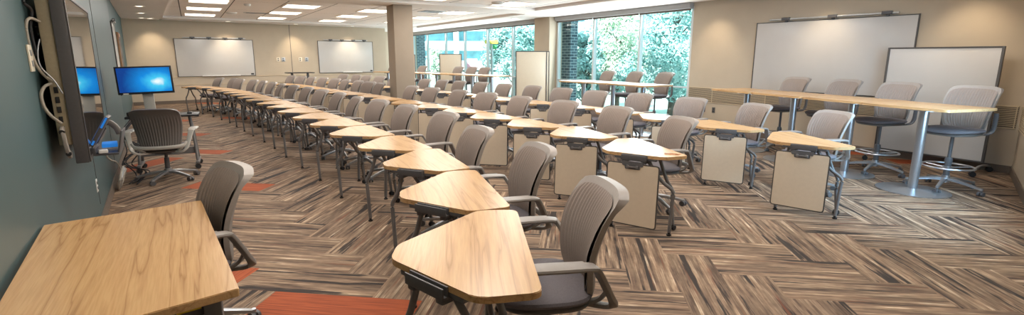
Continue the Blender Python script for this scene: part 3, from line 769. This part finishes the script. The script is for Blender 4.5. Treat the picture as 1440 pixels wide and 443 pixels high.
mobile_board('cream rolling board alone before the far windows', 8.42, 17.72, math.radians(-27), .85, .16, 1.72)
mobile_board('cream rolling board mostly hidden behind the column', 7.55, 20.2, math.radians(-21), .8, .16, 1.7)

# ------------------------------------------------------------------ presenter's area by the teal wall
r = thing('presenter_desk', 'large rectangular maple desk against the teal wall in the near corner', 'desk', (-.35, 2.75, 0))
m_ = MB(); P = [(-.736, 3.43), (-.03, 3.54), (.07, 2.06), (-.64, 1.93)]; P = [(a+.35, b-2.75) for a, b in P]
m_.prism(round_poly(P, .008, 3)[::-1], .700, .733, .003); m_.build('tabletop', 'wood', r)
for (a, b) in ((-.62, 3.3), (-.13, 3.38), (-.02, 2.14), (-.55, 2.06)):
    m_ = MB(); m_.box((a+.35, b-2.75, .35), (.06, .06, .70), rotz(-.1), .006); m_.build('leg', 'legm', r)
m_ = MB(); m_.bar((-.55+.35, 2.08-2.75, .66), (-.04+.35, 2.16-2.75, .66), .03, .08, bev=.004); a_ = m_.build('apron', 'legd', r)
m_ = MB(); m_.bar((-.6+.35, 3.3-2.75, .66), (-.13+.35, 3.36-2.75, .66), .03, .08, bev=.004); m_.build('apron', 'legd', r)
m_ = MB(); m_.bar((-.14+.35, 2.122-2.75, .668), (-.06+.35, 2.135-2.75, .668), .004, .03); m_.build('label_sticker', 'yellow', a_)
place(proto_chair, (-.15, 3.29, 0), math.radians(195), 'grey ribbed office chair pushed in at the presenter desk', 'office chairs at the desks')

cart_chair = make_chair('shell_d', 'shell_d', 'silver_p', 'silver_p')
cart_chair.location = (-.39, 7.9, .0); cart_chair.rotation_euler = (0, 0, math.radians(80)); cart_chair['label'] = 'office chair with silver arms, seen from behind at the monitor cart'

r = thing('monitor_cart', 'narrow black wheeled table carrying the blue-screened monitor', 'cart', (-.39, 8.72, 0), math.radians(-3))
m_ = MB(); m_.box((0, 0, .775), (.86, .42, .03), bev=.005); m_.build('tabletop', 'black', r)
m_ = MB(); m_.box((-.1, -.02, .70), (.5, .3, .02), bev=.004)
for x in (-.34, .14): m_.box((x, -.02, .735), (.02, .28, .055), bev=.003)
m_.build('keyboard_tray', 'black', r)
for s in (-1, 1):
    m_ = MB(); m_.tube([(s*.30, 0, .76), (s*.33, -.04, .45), (s*.35, -.12, .10)], .02, 10, 5); m_.tube([(s*.30, .05, .76), (s*.33, .10, .45), (s*.35, .2, .10)], .02, 10, 5); m_.bar((s*.35, -.22, .09), (s*.35, .24, .09), .05, .035, bev=.008)
    l = m_.build('leg', 'legm', r)
    for q, aa in ((-.2, .3), (.22, .8)):
        m_ = MB(); caster(m_, s*.35, q, 1.2, aa); m_.build('caster', 'black', l)
m_ = MB(); m_.box((0, -.02, .25), (.70, .02, .10), bev=.004); m_.build('modesty_bar', 'legm', r)
r = thing('computer_monitor', 'black monitor showing a bright blue desktop, standing on the cart', 'monitor', (-.55, 8.78, .79), math.radians(-5))
m_ = MB(); m_.box((0, .02, .485), (.66, .035, .385), bev=.006); m_.box((0, .045, .47), (.42, .04, .26), bev=.012); m_.build('casing', 'black', r)
m_ = MB(); m_.box((0, -.0005, 0), (.615, .004, .335)); m_.build('screen', 'screen', r, loc=(0, 0, .49))
m_ = MB(); m_.box((.0, .07, .20), (.13, .03, .40), bev=.008); m_.box((0, .06, .006), (.26, .2, .012), bev=.004); m_.build('stand', 'silver_p', r)
m_ = MB(); m_.box((-.24, -.002, .304), (.06, .006, .015)); m_.build('asset_label', 'white_p', r)
r.rotation_euler = (0, math.radians(-1.5), math.radians(-5))
tag(MB().box((0, 0, .03), (.10, .09, .05), bev=.008).build('webcam_box', 'black', loc=(-.76, 8.66, .79)), 'small black device box on the left end of the monitor cart', 'device')
tag(MB().box((0, 0, .012), (.06, .10, .025), bev=.01).build('computer_mouse', 'black', loc=(-.08, 8.66, .79)), 'small black mouse on the right end of the monitor cart', 'mouse')

# large wall display seen from its side
ty, tyw = 4.06, 1.62
tang = math.radians(-3.4)
r = thing('wall_display', 'huge dark flat display mounted on the near teal wall', 'display', (-.60, ty, 0), PI/2-tang)   # local x runs along the screen, -y faces the room
m_ = MB(); m_.box((tyw/2, .035, 1.46), (tyw, .066, 1.04), bev=.006); m_.build('casing', 'tvside', r)
m_ = MB(); m_.box((tyw/2, .0005, 1.465), (tyw-.05, .006, .985)); m_.build('screen', 'tvscreen', r)
m_ = MB(); m_.box((tyw/2, -.001, 1.46), (tyw-.004, .003, .018), ); 
m_.bm.clear()
for z in (.955, 1.972): m_.box((tyw/2, -.0015, z), (tyw-.01, .008, .022), bev=.002)
for x in (.014, tyw-.014): m_.box((x, -.0015, 1.46), (.022, .008, 1.02), bev=.002)
m_.build('bezel', 'edge', r)
m_ = MB(); m_.box((tyw/2, .100, 1.52), (tyw-.03, .066, .92), bev=.008); bk = m_.build('rear_casing', 'tvback', r)
for i in range(6):
    m_ = MB(); m_.box((.013, .104, 1.10+.06*i), (.006, .020, .038), bev=.002); m_.build('port', 'black', bk)
m_ = MB(); m_.ribbon([(.012, .105, 1.16), (-.02, .105, 1.155), (-.035, .10, 1.12), (-.035, .095, 1.05), (-.02, .09, 1.005), (.012, .088, 1.0)], .045, .022, 5, up=(0, 1, 0)); h = m_.build('side_handle', 'shell', r)
for ky, kz in ((.105, 1.148), (.09, 1.012)):
    m_ = MB(); m_.cyl((-.03, ky, kz), (-.05, ky, kz), .014, n=12); m_.build('knob', 'black', h)
m_ = MB(); m_.box((.8, .15, 1.45), (.6, .04, .4), bev=.004); m_.box((.25, .15, 1.75), (.1, .04, .06), bev=.004); m_.build('wall_mount', 'legd', r)
def cable(name, label, pts, rad, mat):
    m_ = MB(); m_.tube(pts, rad, 8, 8); return tag(m_.build(name, mat), label, 'cable')
cable('power_cable', 'pale looped cable dropping behind the upper side of the wall display', [(-.72, 4.05, 1.80), (-.752, 4.0, 1.815), (-.768, 3.97, 1.77), (-.770, 3.98, 1.65), (-.76, 4.0, 1.55), (-.735, 4.04, 1.48), (-.70, 4.045, 1.45)], .008, 'cable_w')
cable('signal_cable', 'white cable curling beside the lower side of the wall display', [(-.715, 4.05, 1.44), (-.745, 4.03, 1.425), (-.762, 4.0, 1.38), (-.758, 3.99, 1.31), (-.735, 4.0, 1.25), (-.70, 4.03, 1.20)], .009, 'cable_w')
cable('thin_cable', 'thin grey cable hanging behind the wall display', [(-.735, 4.05, 1.70), (-.75, 4.03, 1.62), (-.745, 4.02, 1.54), (-.70, 4.03, 1.46), (-.672, 4.04, 1.38)], .004, 'alu')
cable('black_cable', 'black cable bunch knotted behind the top of the wall display', [(-.72, 4.05, 1.96), (-.755, 4.02, 1.95), (-.765, 4.0, 1.90), (-.745, 4.04, 1.86), (-.762, 4.03, 1.76), (-.758, 4.04, 1.6)], .008, 'cable_b')
def plate(name, label, x, y, z, w, h, rz, mat, inner, cat):
    r = thing(name, label, cat, (x, y, z), rz)
    m_ = MB(); m_.box((0, -.004, 0), (w, .008, h), bev=.002); m_.build('cover_plate', mat, r)
    for s in (-1, 1):
        m_ = MB(); m_.box((0, -.009, s*h*.2), (w*.4, .004, h*.22), bev=.001); m_.build('socket', inner, r)
    return r
y = 3.93; plate('wall_box', 'cream cable outlet plate on the teal wall behind the display', LW(y)+.001, y, 1.59, .10, .15, PI/2+.0485, 'cream_p', 'alu', 'outlet')
y = 6.0; plate('wall_outlet', 'white power outlet low on the teal wall below the display', LW(y)+.001, y, .40, .075, .12, PI/2+.0485, 'white_p', 'black', 'outlet')
for i, (yy) in enumerate((6.92, 7.17)):
    plate('wall_outlet', ['dark power outlet on the right wall, nearer the whiteboard', 'dark power outlet on the right wall, nearer the window'][i], RX-.001, yy, .47, .075, .12, -PI/2, 'legd', 'black', 'outlet')
for i, (t, lb) in enumerate(((4.62, 'cream switch plate on the back wall, outermost left of the panel joint'), (4.80, 'grey switch plate on the back wall, just left of the panel joint'), (5.42, 'cream switch plate on the back wall, just right of the panel joint'), (5.66, 'grey switch plate on the back wall, outermost right of the panel joint'))):
    p = on_back(t, .001); plate('switch_plate', lb, p.x, p.y, 1.50, .13, .16, brz, 'cream_p' if i % 2 == 0 else 'alu', 'legd', 'switch')
# small tray with a telephone and tablet on the wall just past the display
r = thing('pen_tray', 'grey tray clipped to the lower near corner of the wall display', 'tray', (-.53, 4.38, .955))
m_ = MB(); m_.box((-.005, 0, 0), (.13, .26, .014), bev=.004); m_.bar((.055, -.005, .0), (.088, -.005, .15), .010, .22, up=(0, 1, 0), bev=.003); m_.box((-.072, 0, .02), (.02, .26, .05), bev=.004); m_.build('tray', 'tvside', r)
m_ = MB(); m_.ribbon([(-.01, .10, .19), (.015, .09, .185), (.045, .08, .15), (.058, .07, .11)], .04, .035, 5, up=(0, 1, 0)); m_.build('bracket_arm', 'shell_d', r)
r = thing('tablet', 'tilted blue-lit tablet standing on edge at the lower corner of the wall display', 'tablet', (-.603, 4.26, 1.02))
R_ = Matrix.Rotation(math.radians(29), 3, 'Y'); D = R_ @ Vector((0, 0, 1)); X_ = R_ @ Vector((1, 0, 0))
m_ = MB(); m_.box(D*.11, (.022, .15, .215), R_, .004); m_.build('casing', 'tvside', r)
m_ = MB(); m_.box(D*.11-X_*.0115, (.002, .13, .19), R_); m_.box(D*.175+Vector((0, -.0755, 0)), (.012, .002, .075), R_); m_.box(D*.03+Vector((0, -.0755, 0)), (.012, .002, .03), R_); m_.build('screen', 'blue_p', r)
tag(MB().box((0, 0, .012), (.085, .13, .026), rotz(.1), .005).build('remote_control', 'blue_p', loc=(-.525, 4.36, .995)), 'small blue handset lying in the pen tray', 'remote')
tag(MB().box((0, 0, .01), (.05, .05, .022), rotz(.2), .004).build('board_eraser', 'white_p', loc=(-.555, 4.27, .965)), 'small white block lying in the pen tray', 'eraser')
# cable tangle and coil between wall and cart
for i in range(3):
    n = 24; c = Vector((-.86, 7.62, .14)); m_ = MB()
    m_.tube([c+Vector((.035*math.sin(2*PI*j/n)+.01*i, .17*math.cos(2*PI*j/n)*(1-.12*i), .135*math.sin(2*PI*j/n)*(1-.12*i)+.0*i)) for j in range(n)], .012, 8, closed=True)
    tag(m_.build('cable_coil', ['cable_w', 'alu', 'cable_w'][i]), ['outer white loop of the cable coil beside the cart by the teal wall', 'middle grey loop of the cable coil beside the cart by the teal wall', 'inner white loop of the cable coil beside the cart by the teal wall'][i], 'cable', 'coiled cable by the teal wall')
cable('white_cord', 'white cord falling from the pen tray towards the cable coil', [(-.56, 4.5, .95), (-.66, 5.2, .80), (-.76, 6.2, .60), (-.80, 6.9, .46), (-.84, 7.5, .28)], .008, 'cable_w')
for i in range(5):
    q = rng.uniform
    pts = [(-.74+q(-.04, .04), 8.55, .76), (-.84+q(-.03, .05), 8.3+q(-.1, .1), .58), (-.72+q(-.09, .09), 8.2+q(-.15, .15), .40), (-.84+q(-.04, .08), 8.0+q(-.1, .1), .25), (-.70+q(-.1, .1), 8.1, .10), (-.80+q(-.06, .1), 7.85+q(-.1, .1), .015)]
    cable('tangled_cable', 'black cord tangled between the teal wall and the monitor cart', pts, .007, 'cable_b')['group'] = 'tangled black cords'
r = thing('wall_picture', 'framed print with a red corner on the far teal wall', 'picture', (-1.425, 15.7, 0), PI/2+.062)
m_ = MB(); m_.box((0, -.02, 1.55), (1.4, .035, 1.22), bev=.004); m_.build('frame', 'oak', r)
m_ = MB(); m_.box((0, -.039, 1.55), (1.2, .004, 1.04)); m_.build('print', 'art', r)
m_ = MB(); m_.box((-.62, -.042, 2.08), (.16, .006, .14)); m_.build('corner_patch', 'red', r)
# pencil on the nearest middle-row desk
m_ = MB(); m_.cyl((-.07, 0, .004), (.055, 0, .004), .0042, n=6); m_.cyl((.055, 0, .004), (.075, 0, .004), .0042, .0005, n=6)
pn = tag(m_.build('pencil', 'orange', loc=(3.62, 3.00, .737)), 'orange pencil lying on the nearest desk of the middle row', 'pencil'); pn.rotation_euler = (0, 0, math.radians(-52))

# ------------------------------------------------------------------ ceiling fittings
def area(name, loc, sx, sy, power, col, rot=(0, 0, 0), spread=180):
    l = bpy.data.lights.new(name, 'AREA'); l.shape = 'RECTANGLE'; l.size, l.size_y = sx, sy; l.energy = power; l.color = col; l.spread = math.radians(spread)
    o = bpy.data.objects.new(name, l); C.objects.link(o); o.location = loc; o.rotation_euler = rot; return o
XS = [.55, 2.74, 4.92, 7.22]; YS = [2.7, 5.2, 7.7, 10.1, 13.9, 15.2, 17.5, 19.1]
XS, YS = [.52, 2.57, 4.56, 6.74], [2.2, 4.6, 6.9, 10.1, 14.0, 16.3, 18.7]
def make_troffer():
    r = thing('ceiling_light', '', 'light'); k = []
    m_ = MB()
    for s in (-1, 1): m_.box((s*.41, 0, -.006), (.02, 1.0, .012), bev=.002); m_.box((0, s*.49, -.006), (.80, .02, .012), bev=.002)
    k.append(m_.build('frame', 'soffit', r))
    m_ = MB(); m_.grid(lambda i, j: Vector(((i-.5)*.78, (j-.5)*.95, -.004-.0*abs(i-.5))), 8, 4); m_.box((0, 0, -.008), (.14, .95, .006), bev=.002)
    k.append(m_.build('diffuser', 'lamp', r)); register(r, k); return r
tr = make_troffer()
colr = ['by the teal wall', 'second from the teal wall', 'third from the teal wall', 'nearest the windows']
spots = [(x-.05*(y-14)/2.4, y+(x-.5)*.10-(.9 if x > 6 and y > 12 else 0)) for x in XS for y in YS]
for x, y in spots:
    ci = min(range(4), key=lambda q: abs(XS[q]-x)); ri = sorted({q[1] for q in spots if abs(q[0]-x) < .6}).index(y)
    place(tr, (x, y, 2.868), 0, 'recessed ceiling light in the line %s, %s from the near end' % (colr[ci], ORD[ri]), 'recessed ceiling lights')
    area('troffer_light', (x, y, 2.845), .75, .95, 23, (1, .965, .92))
def make_down():
    r = thing('downlight', '', 'light'); k = []
    m_ = MB(); m_.lathe([(.085, 0), (.12, 0), (.12, -.006), (.10, -.010), (.085, -.004)], 20); k.append(m_.build('trim_ring', 'white_p', r))
    m_ = MB(); m_.cyl((0, 0, -.003), (0, 0, -.001), .087, n=20); k.append(m_.build('lens', 'dlamp', r)); register(r, k); return r
dn = make_down()
def down(x, y, label, tgt=None, e=60, size=75):
    place(dn, (x, y, WH), 0, label, 'round downlights')
    if e:
        l = bpy.data.lights.new('downlight_beam', 'SPOT'); l.energy = e; l.spot_size = math.radians(size); l.spot_blend = .9; l.color = (1, .82, .58); l.shadow_soft_size = .06
        o = bpy.data.objects.new('downlight_beam', l); C.objects.link(o); o.location = (x, y, WH-.03)
        d = Vector(tgt)-o.location if tgt else Vector((0, 0, -1)); o.rotation_euler = d.to_track_quat('-Z', 'Y').to_euler()
down(-.9, 15.5, 'round downlight in the soffit by the teal wall, nearest of three', None, 25)
down(-1.15, 20.1, 'round downlight in the soffit by the teal wall, farthest of three', None, 25)
down(-1.02, 17.9, 'round downlight in the soffit by the teal wall, middle of three', None, 25)
for i, y in enumerate((1.4, 3.6)): down(.05, y, 'unseen round downlight added to brighten the presenter area, %s from the end wall' % ORD[i], None, 30, 110)  # out of view, added to brighten the presenter desk
for i, t in enumerate((.75, 2.95, 5.2, 7.35)):
    p = on_back(t, .62); q = on_back(t, 0)
    down(p.x, p.y, 'round downlight before the back wall, %s from the teal wall' % ORD[i], (q.x, q.y, 1.3), 75, 80)
for i, (x, y) in enumerate(((8.75, 9.1), (8.75, 11.4), (8.75, 13.7), (8.75, 16.6))):
    down(x, y, 'round downlight over the windows, %s from the near end' % ORD[i], None, 12)
for i, yy in enumerate((6.95, 4.75, 2.75)):
    down(8.95, yy, 'round downlight before the right wall, %s from the window' % ORD[i], (RX, yy, 1.35), 48, 80)
def small(name, lab, x, y, z, r_, cat):
    m_ = MB(); m_.lathe([(0, 0), (r_, 0), (r_, -.02), (r_*.75, -.05), (0, -.055)], 20); o = m_.build(name, 'white_p', loc=(x, y, z)); return tag(o, lab, cat)
small('smoke_detector', 'round white smoke detector on the tiles near the first teal-side lights', 1.17, 17.2, 2.87, .15, 'detector')
small('ceiling_sensor', 'small white ceiling sensor nearer the room centre', 1.34, 14.3, 2.87, .08, 'sensor')
small('wireless_unit', 'round white ceiling unit near the cross beam', 6.3, 10.6, 2.87, .15, 'sensor')
def vent(lab, x, y, w, l_):
    r = thing('ceiling_vent', lab, 'vent', (x, y, 2.87))
    m_ = MB(); m_.box((0, 0, -.005), (w, l_, .01), bev=.002); m_.build('frame', 'alu', r)
    m_ = MB()
    for i in range(5): m_.box((0, (i-2)*l_*.17, -.012), (w*.85, l_*.06, .006))
    m_.build('slat', 'legd', r)
vent('square ceiling air vent beyond the column', 5.95, 13.7, .62, .62); vent('slim dark ceiling air slot near the back wall', 1.85, 17.0, .75, .14)

# ------------------------------------------------------------------ outside
m_ = MB(); m_.prism([(9.8, -20), (120, -20), (120, 130), (9.8, 130)], -.6, -.4); struct(m_.build('ground_outside', 'ground'))
m_ = MB(); m_.box((0, 0, 1.6), (.28, .50, 4.2)); struct(m_.build('wall_outside_brick_pier', 'brick', loc=(10.14, 12.70, 0)))
m_ = MB(); m_.box((0, 0, 1.6), (.5, .9, 4.2)); struct(m_.build('wall_outside_brick_return', 'brick', loc=(10.05, 25.1, 0)))
r = thing('parking_garage', 'pale concrete parking garage with open decks beyond the far windows', 'building', (36, 66, -.4), math.radians(-30))
for i in range(5):
    m_ = MB(); m_.box((0, 0, .9+2.6*i), (60, 10, 1.25)); m_.build('deck_parapet', 'concrete', r)
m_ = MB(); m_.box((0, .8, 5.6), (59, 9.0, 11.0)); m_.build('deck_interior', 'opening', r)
for x in range(-27, 28, 6):
    m_ = MB(); m_.box((x, -4.6, 5.6), (.7, .7, 11)); m_.build('pillar', 'concrete', r)
def sign(label, x, y, z, w, h, rz, mat):
    r = thing('street_sign', label, 'sign', (x, y, -.4), rz)
    m_ = MB(); m_.cyl((0, .05, 0), (0, .05, z+h/2+.4), .05, n=10); m_.build('post', 'alu', r)
    m_ = MB(); m_.box((0, 0, z+.4), (w, .05, h), bev=.02); m_.build('panel', mat, r)
azp = lambda px: math.radians(32.3)+math.atan((px-720)/719)
def at_az(px, d): a = azp(px); return d*math.sin(a), d*math.cos(a)
x, y = at_az(691, 21.5); sign('pale yellow street sign seen through the far windows', x, y, 2.22, .55, .15, math.radians(-28), 'signY')
x, y = at_az(692, 21.8); sign('green street sign below the yellow one', x, y, 2.02, .40, .15, math.radians(-28), 'signG')
x, y = at_az(663, 25); sign('pink and pale street sign beyond the lone rolling board', x, y, 1.25, .55, .55, math.radians(-26), 'signP')
def tree(label, x, y, h, rad, mat, n, seed, trunk=.14, z0=-.4, low=.25, leaf=.12, group='trees outside the windows'):
    r = thing('tree', label, 'tree', (x, y, z0), 0, group); rg = random.Random(seed)
    m_ = MB(); m_.tube([(0, 0, 0), (.08, .05, h*.3), (-.05, .08, h*.55), (.02, 0, h*.9)], lambda t: trunk*(1-.8*t), 10, 4)
    blobs = []
    for i in range(26):
        t = low+(1-low)*rg.random(); a = rg.random()*2*PI; q = rad*(1.05-t**1.8*.75)*math.sqrt(rg.random())
        c = Vector((q*math.cos(a), q*math.sin(a), h*t)); blobs.append((c, rad*(.22+.22*rg.random())))
        st = Vector((0, 0, max(.4, h*t-.6))); m_.tube([st, st.lerp(c, .5)+Vector((0, 0, .05)), c], lambda u: .03*(1-.7*u), 6)
    m_.build('trunk', 'bark', r)
    m_ = MB(); bm = m_.bm
    for i in range(n):
        c, q = blobs[i % len(blobs)]
        d = Vector((rg.gauss(0, 1), rg.gauss(0, 1), rg.gauss(0, .8))); d = d.normalized()*q*(rg.random()**.45); p = c+d
        nn = (d.normalized()+Vector((rg.uniform(-.7, .7), rg.uniform(-.7, .7), rg.uniform(-.3, .9)))).normalized()
        u = nn.orthogonal().normalized(); u = Matrix.Rotation(rg.random()*6.28, 3, nn) @ u; v = nn.cross(u); s = leaf*(.6+.8*rg.random())
        bm.faces.new([bm.verts.new(p+u*s), bm.verts.new(p+v*s*.45), bm.verts.new(p-u*s), bm.verts.new(p-v*s*.45)])
    o = m_.build('foliage', mat, r, fix=False); o['kind'] = 'stuff'; return r
TR = [('dense blue-green pine filling the right pane of the near window', 948, 16.5, 3.9, 1.7, 'leafA', 19000), ('pale green leafy tree in the middle pane of the near window', 868, 19, 3.7, 1.55, 'leafB', 15000),
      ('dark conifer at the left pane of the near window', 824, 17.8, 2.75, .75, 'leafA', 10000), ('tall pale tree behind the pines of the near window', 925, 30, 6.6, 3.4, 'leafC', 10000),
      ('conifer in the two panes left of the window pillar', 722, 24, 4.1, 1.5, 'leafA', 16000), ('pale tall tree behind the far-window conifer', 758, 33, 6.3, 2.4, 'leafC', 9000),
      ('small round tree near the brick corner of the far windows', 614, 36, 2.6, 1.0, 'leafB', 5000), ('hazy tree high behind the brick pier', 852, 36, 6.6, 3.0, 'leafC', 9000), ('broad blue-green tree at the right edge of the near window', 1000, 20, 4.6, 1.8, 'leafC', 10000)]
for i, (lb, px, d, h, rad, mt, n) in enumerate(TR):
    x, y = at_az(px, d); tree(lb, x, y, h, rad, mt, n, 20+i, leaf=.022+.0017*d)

# ------------------------------------------------------------------ light and camera
w = bpy.data.worlds.new('sky'); bpy.context.scene.world = w; w.use_nodes = True; nt = w.node_tree
bg = nt.nodes['Background']; tc = N(nt, 'ShaderNodeTexCoord'); nz = N(nt, 'ShaderNodeTexNoise'); nz.inputs['Scale'].default_value = 5; nz.inputs['Detail'].default_value = 6
nt.links.new(tc.outputs['Generated'], nz.inputs['Vector'])
rp = ramp(nt, [(.42, srgb(120, 214, 236)), (.56, srgb(240, 252, 255))]); nt.links.new(nz.outputs['Fac'], rp.inputs['Fac'])
nt.links.new(rp.outputs['Color'], bg.inputs['Color']); bg.inputs['Strength'].default_value = 2.4
sl = bpy.data.lights.new('sun', 'SUN'); sl.energy = 15; sl.angle = .02; sl.color = (1, .97, .92)
so = bpy.data.objects.new('sun', sl); C.objects.link(so); so.rotation_euler = Vector((.62, .45, -.75)).to_track_quat('-Z', 'Y').to_euler()
# daylight through the three windows
area('window_daylight', (RX-.05, 10.1, 1.5), 4.8, 2.2, 170, (.86, .95, 1), (0, PI/2, 0)).rotation_euler = Vector((-1, 0, .10)).to_track_quat('-Z', 'Y').to_euler()
area('window_daylight', (RX-.05, 19.2, 1.5), 10.4, 2.2, 250, (.86, .95, 1)).rotation_euler = Vector((-1, 0, .10)).to_track_quat('-Z', 'Y').to_euler()
pe = EP(6.95); o = area('window_daylight', (pe.x-ed.y*.03, pe.y+ed.x*.03, 1.6), 2.0, 2.0, 85, (.42, .70, 1), spread=110); o.rotation_euler = Vector((.35, 1, -.42)).to_track_quat('-Z', 'Y').to_euler()

cam = bpy.data.cameras.new('camera'); co = bpy.data.objects.new('camera', cam); C.objects.link(co)
f, pitch, roll, yaw = 704.7, .19762, .00159, .56363
fw = Vector((math.sin(yaw)*math.cos(pitch), math.cos(yaw)*math.cos(pitch), -math.sin(pitch))); rt = Vector((math.cos(yaw), -math.sin(yaw), 0)); up = rt.cross(fw)
r2 = rt*math.cos(roll)+up*math.sin(roll); u2 = -rt*math.sin(roll)+up*math.cos(roll)
co.matrix_world = Matrix((r2, u2, -fw)).transposed().to_4x4(); co.location = (0, 0, 1.6)
cam.sensor_fit = 'HORIZONTAL'; cam.sensor_width = 36; cam.lens = 36*f/1440; cam.clip_start = .05; cam.clip_end = 400
sc = bpy.context.scene; sc.camera = co
sc.view_settings.view_transform = 'Standard'; sc.view_settings.look = 'None'; sc.view_settings.gamma = 1; sc.view_settings.exposure = 0; sc.view_settings.use_curve_mapping = False
sc.cycles.use_denoising = True; sc.cycles.max_bounces = 8; sc.cycles.diffuse_bounces = 4; sc.cycles.transparent_max_bounces = 12
sc.cycles.sample_clamp_indirect = 6
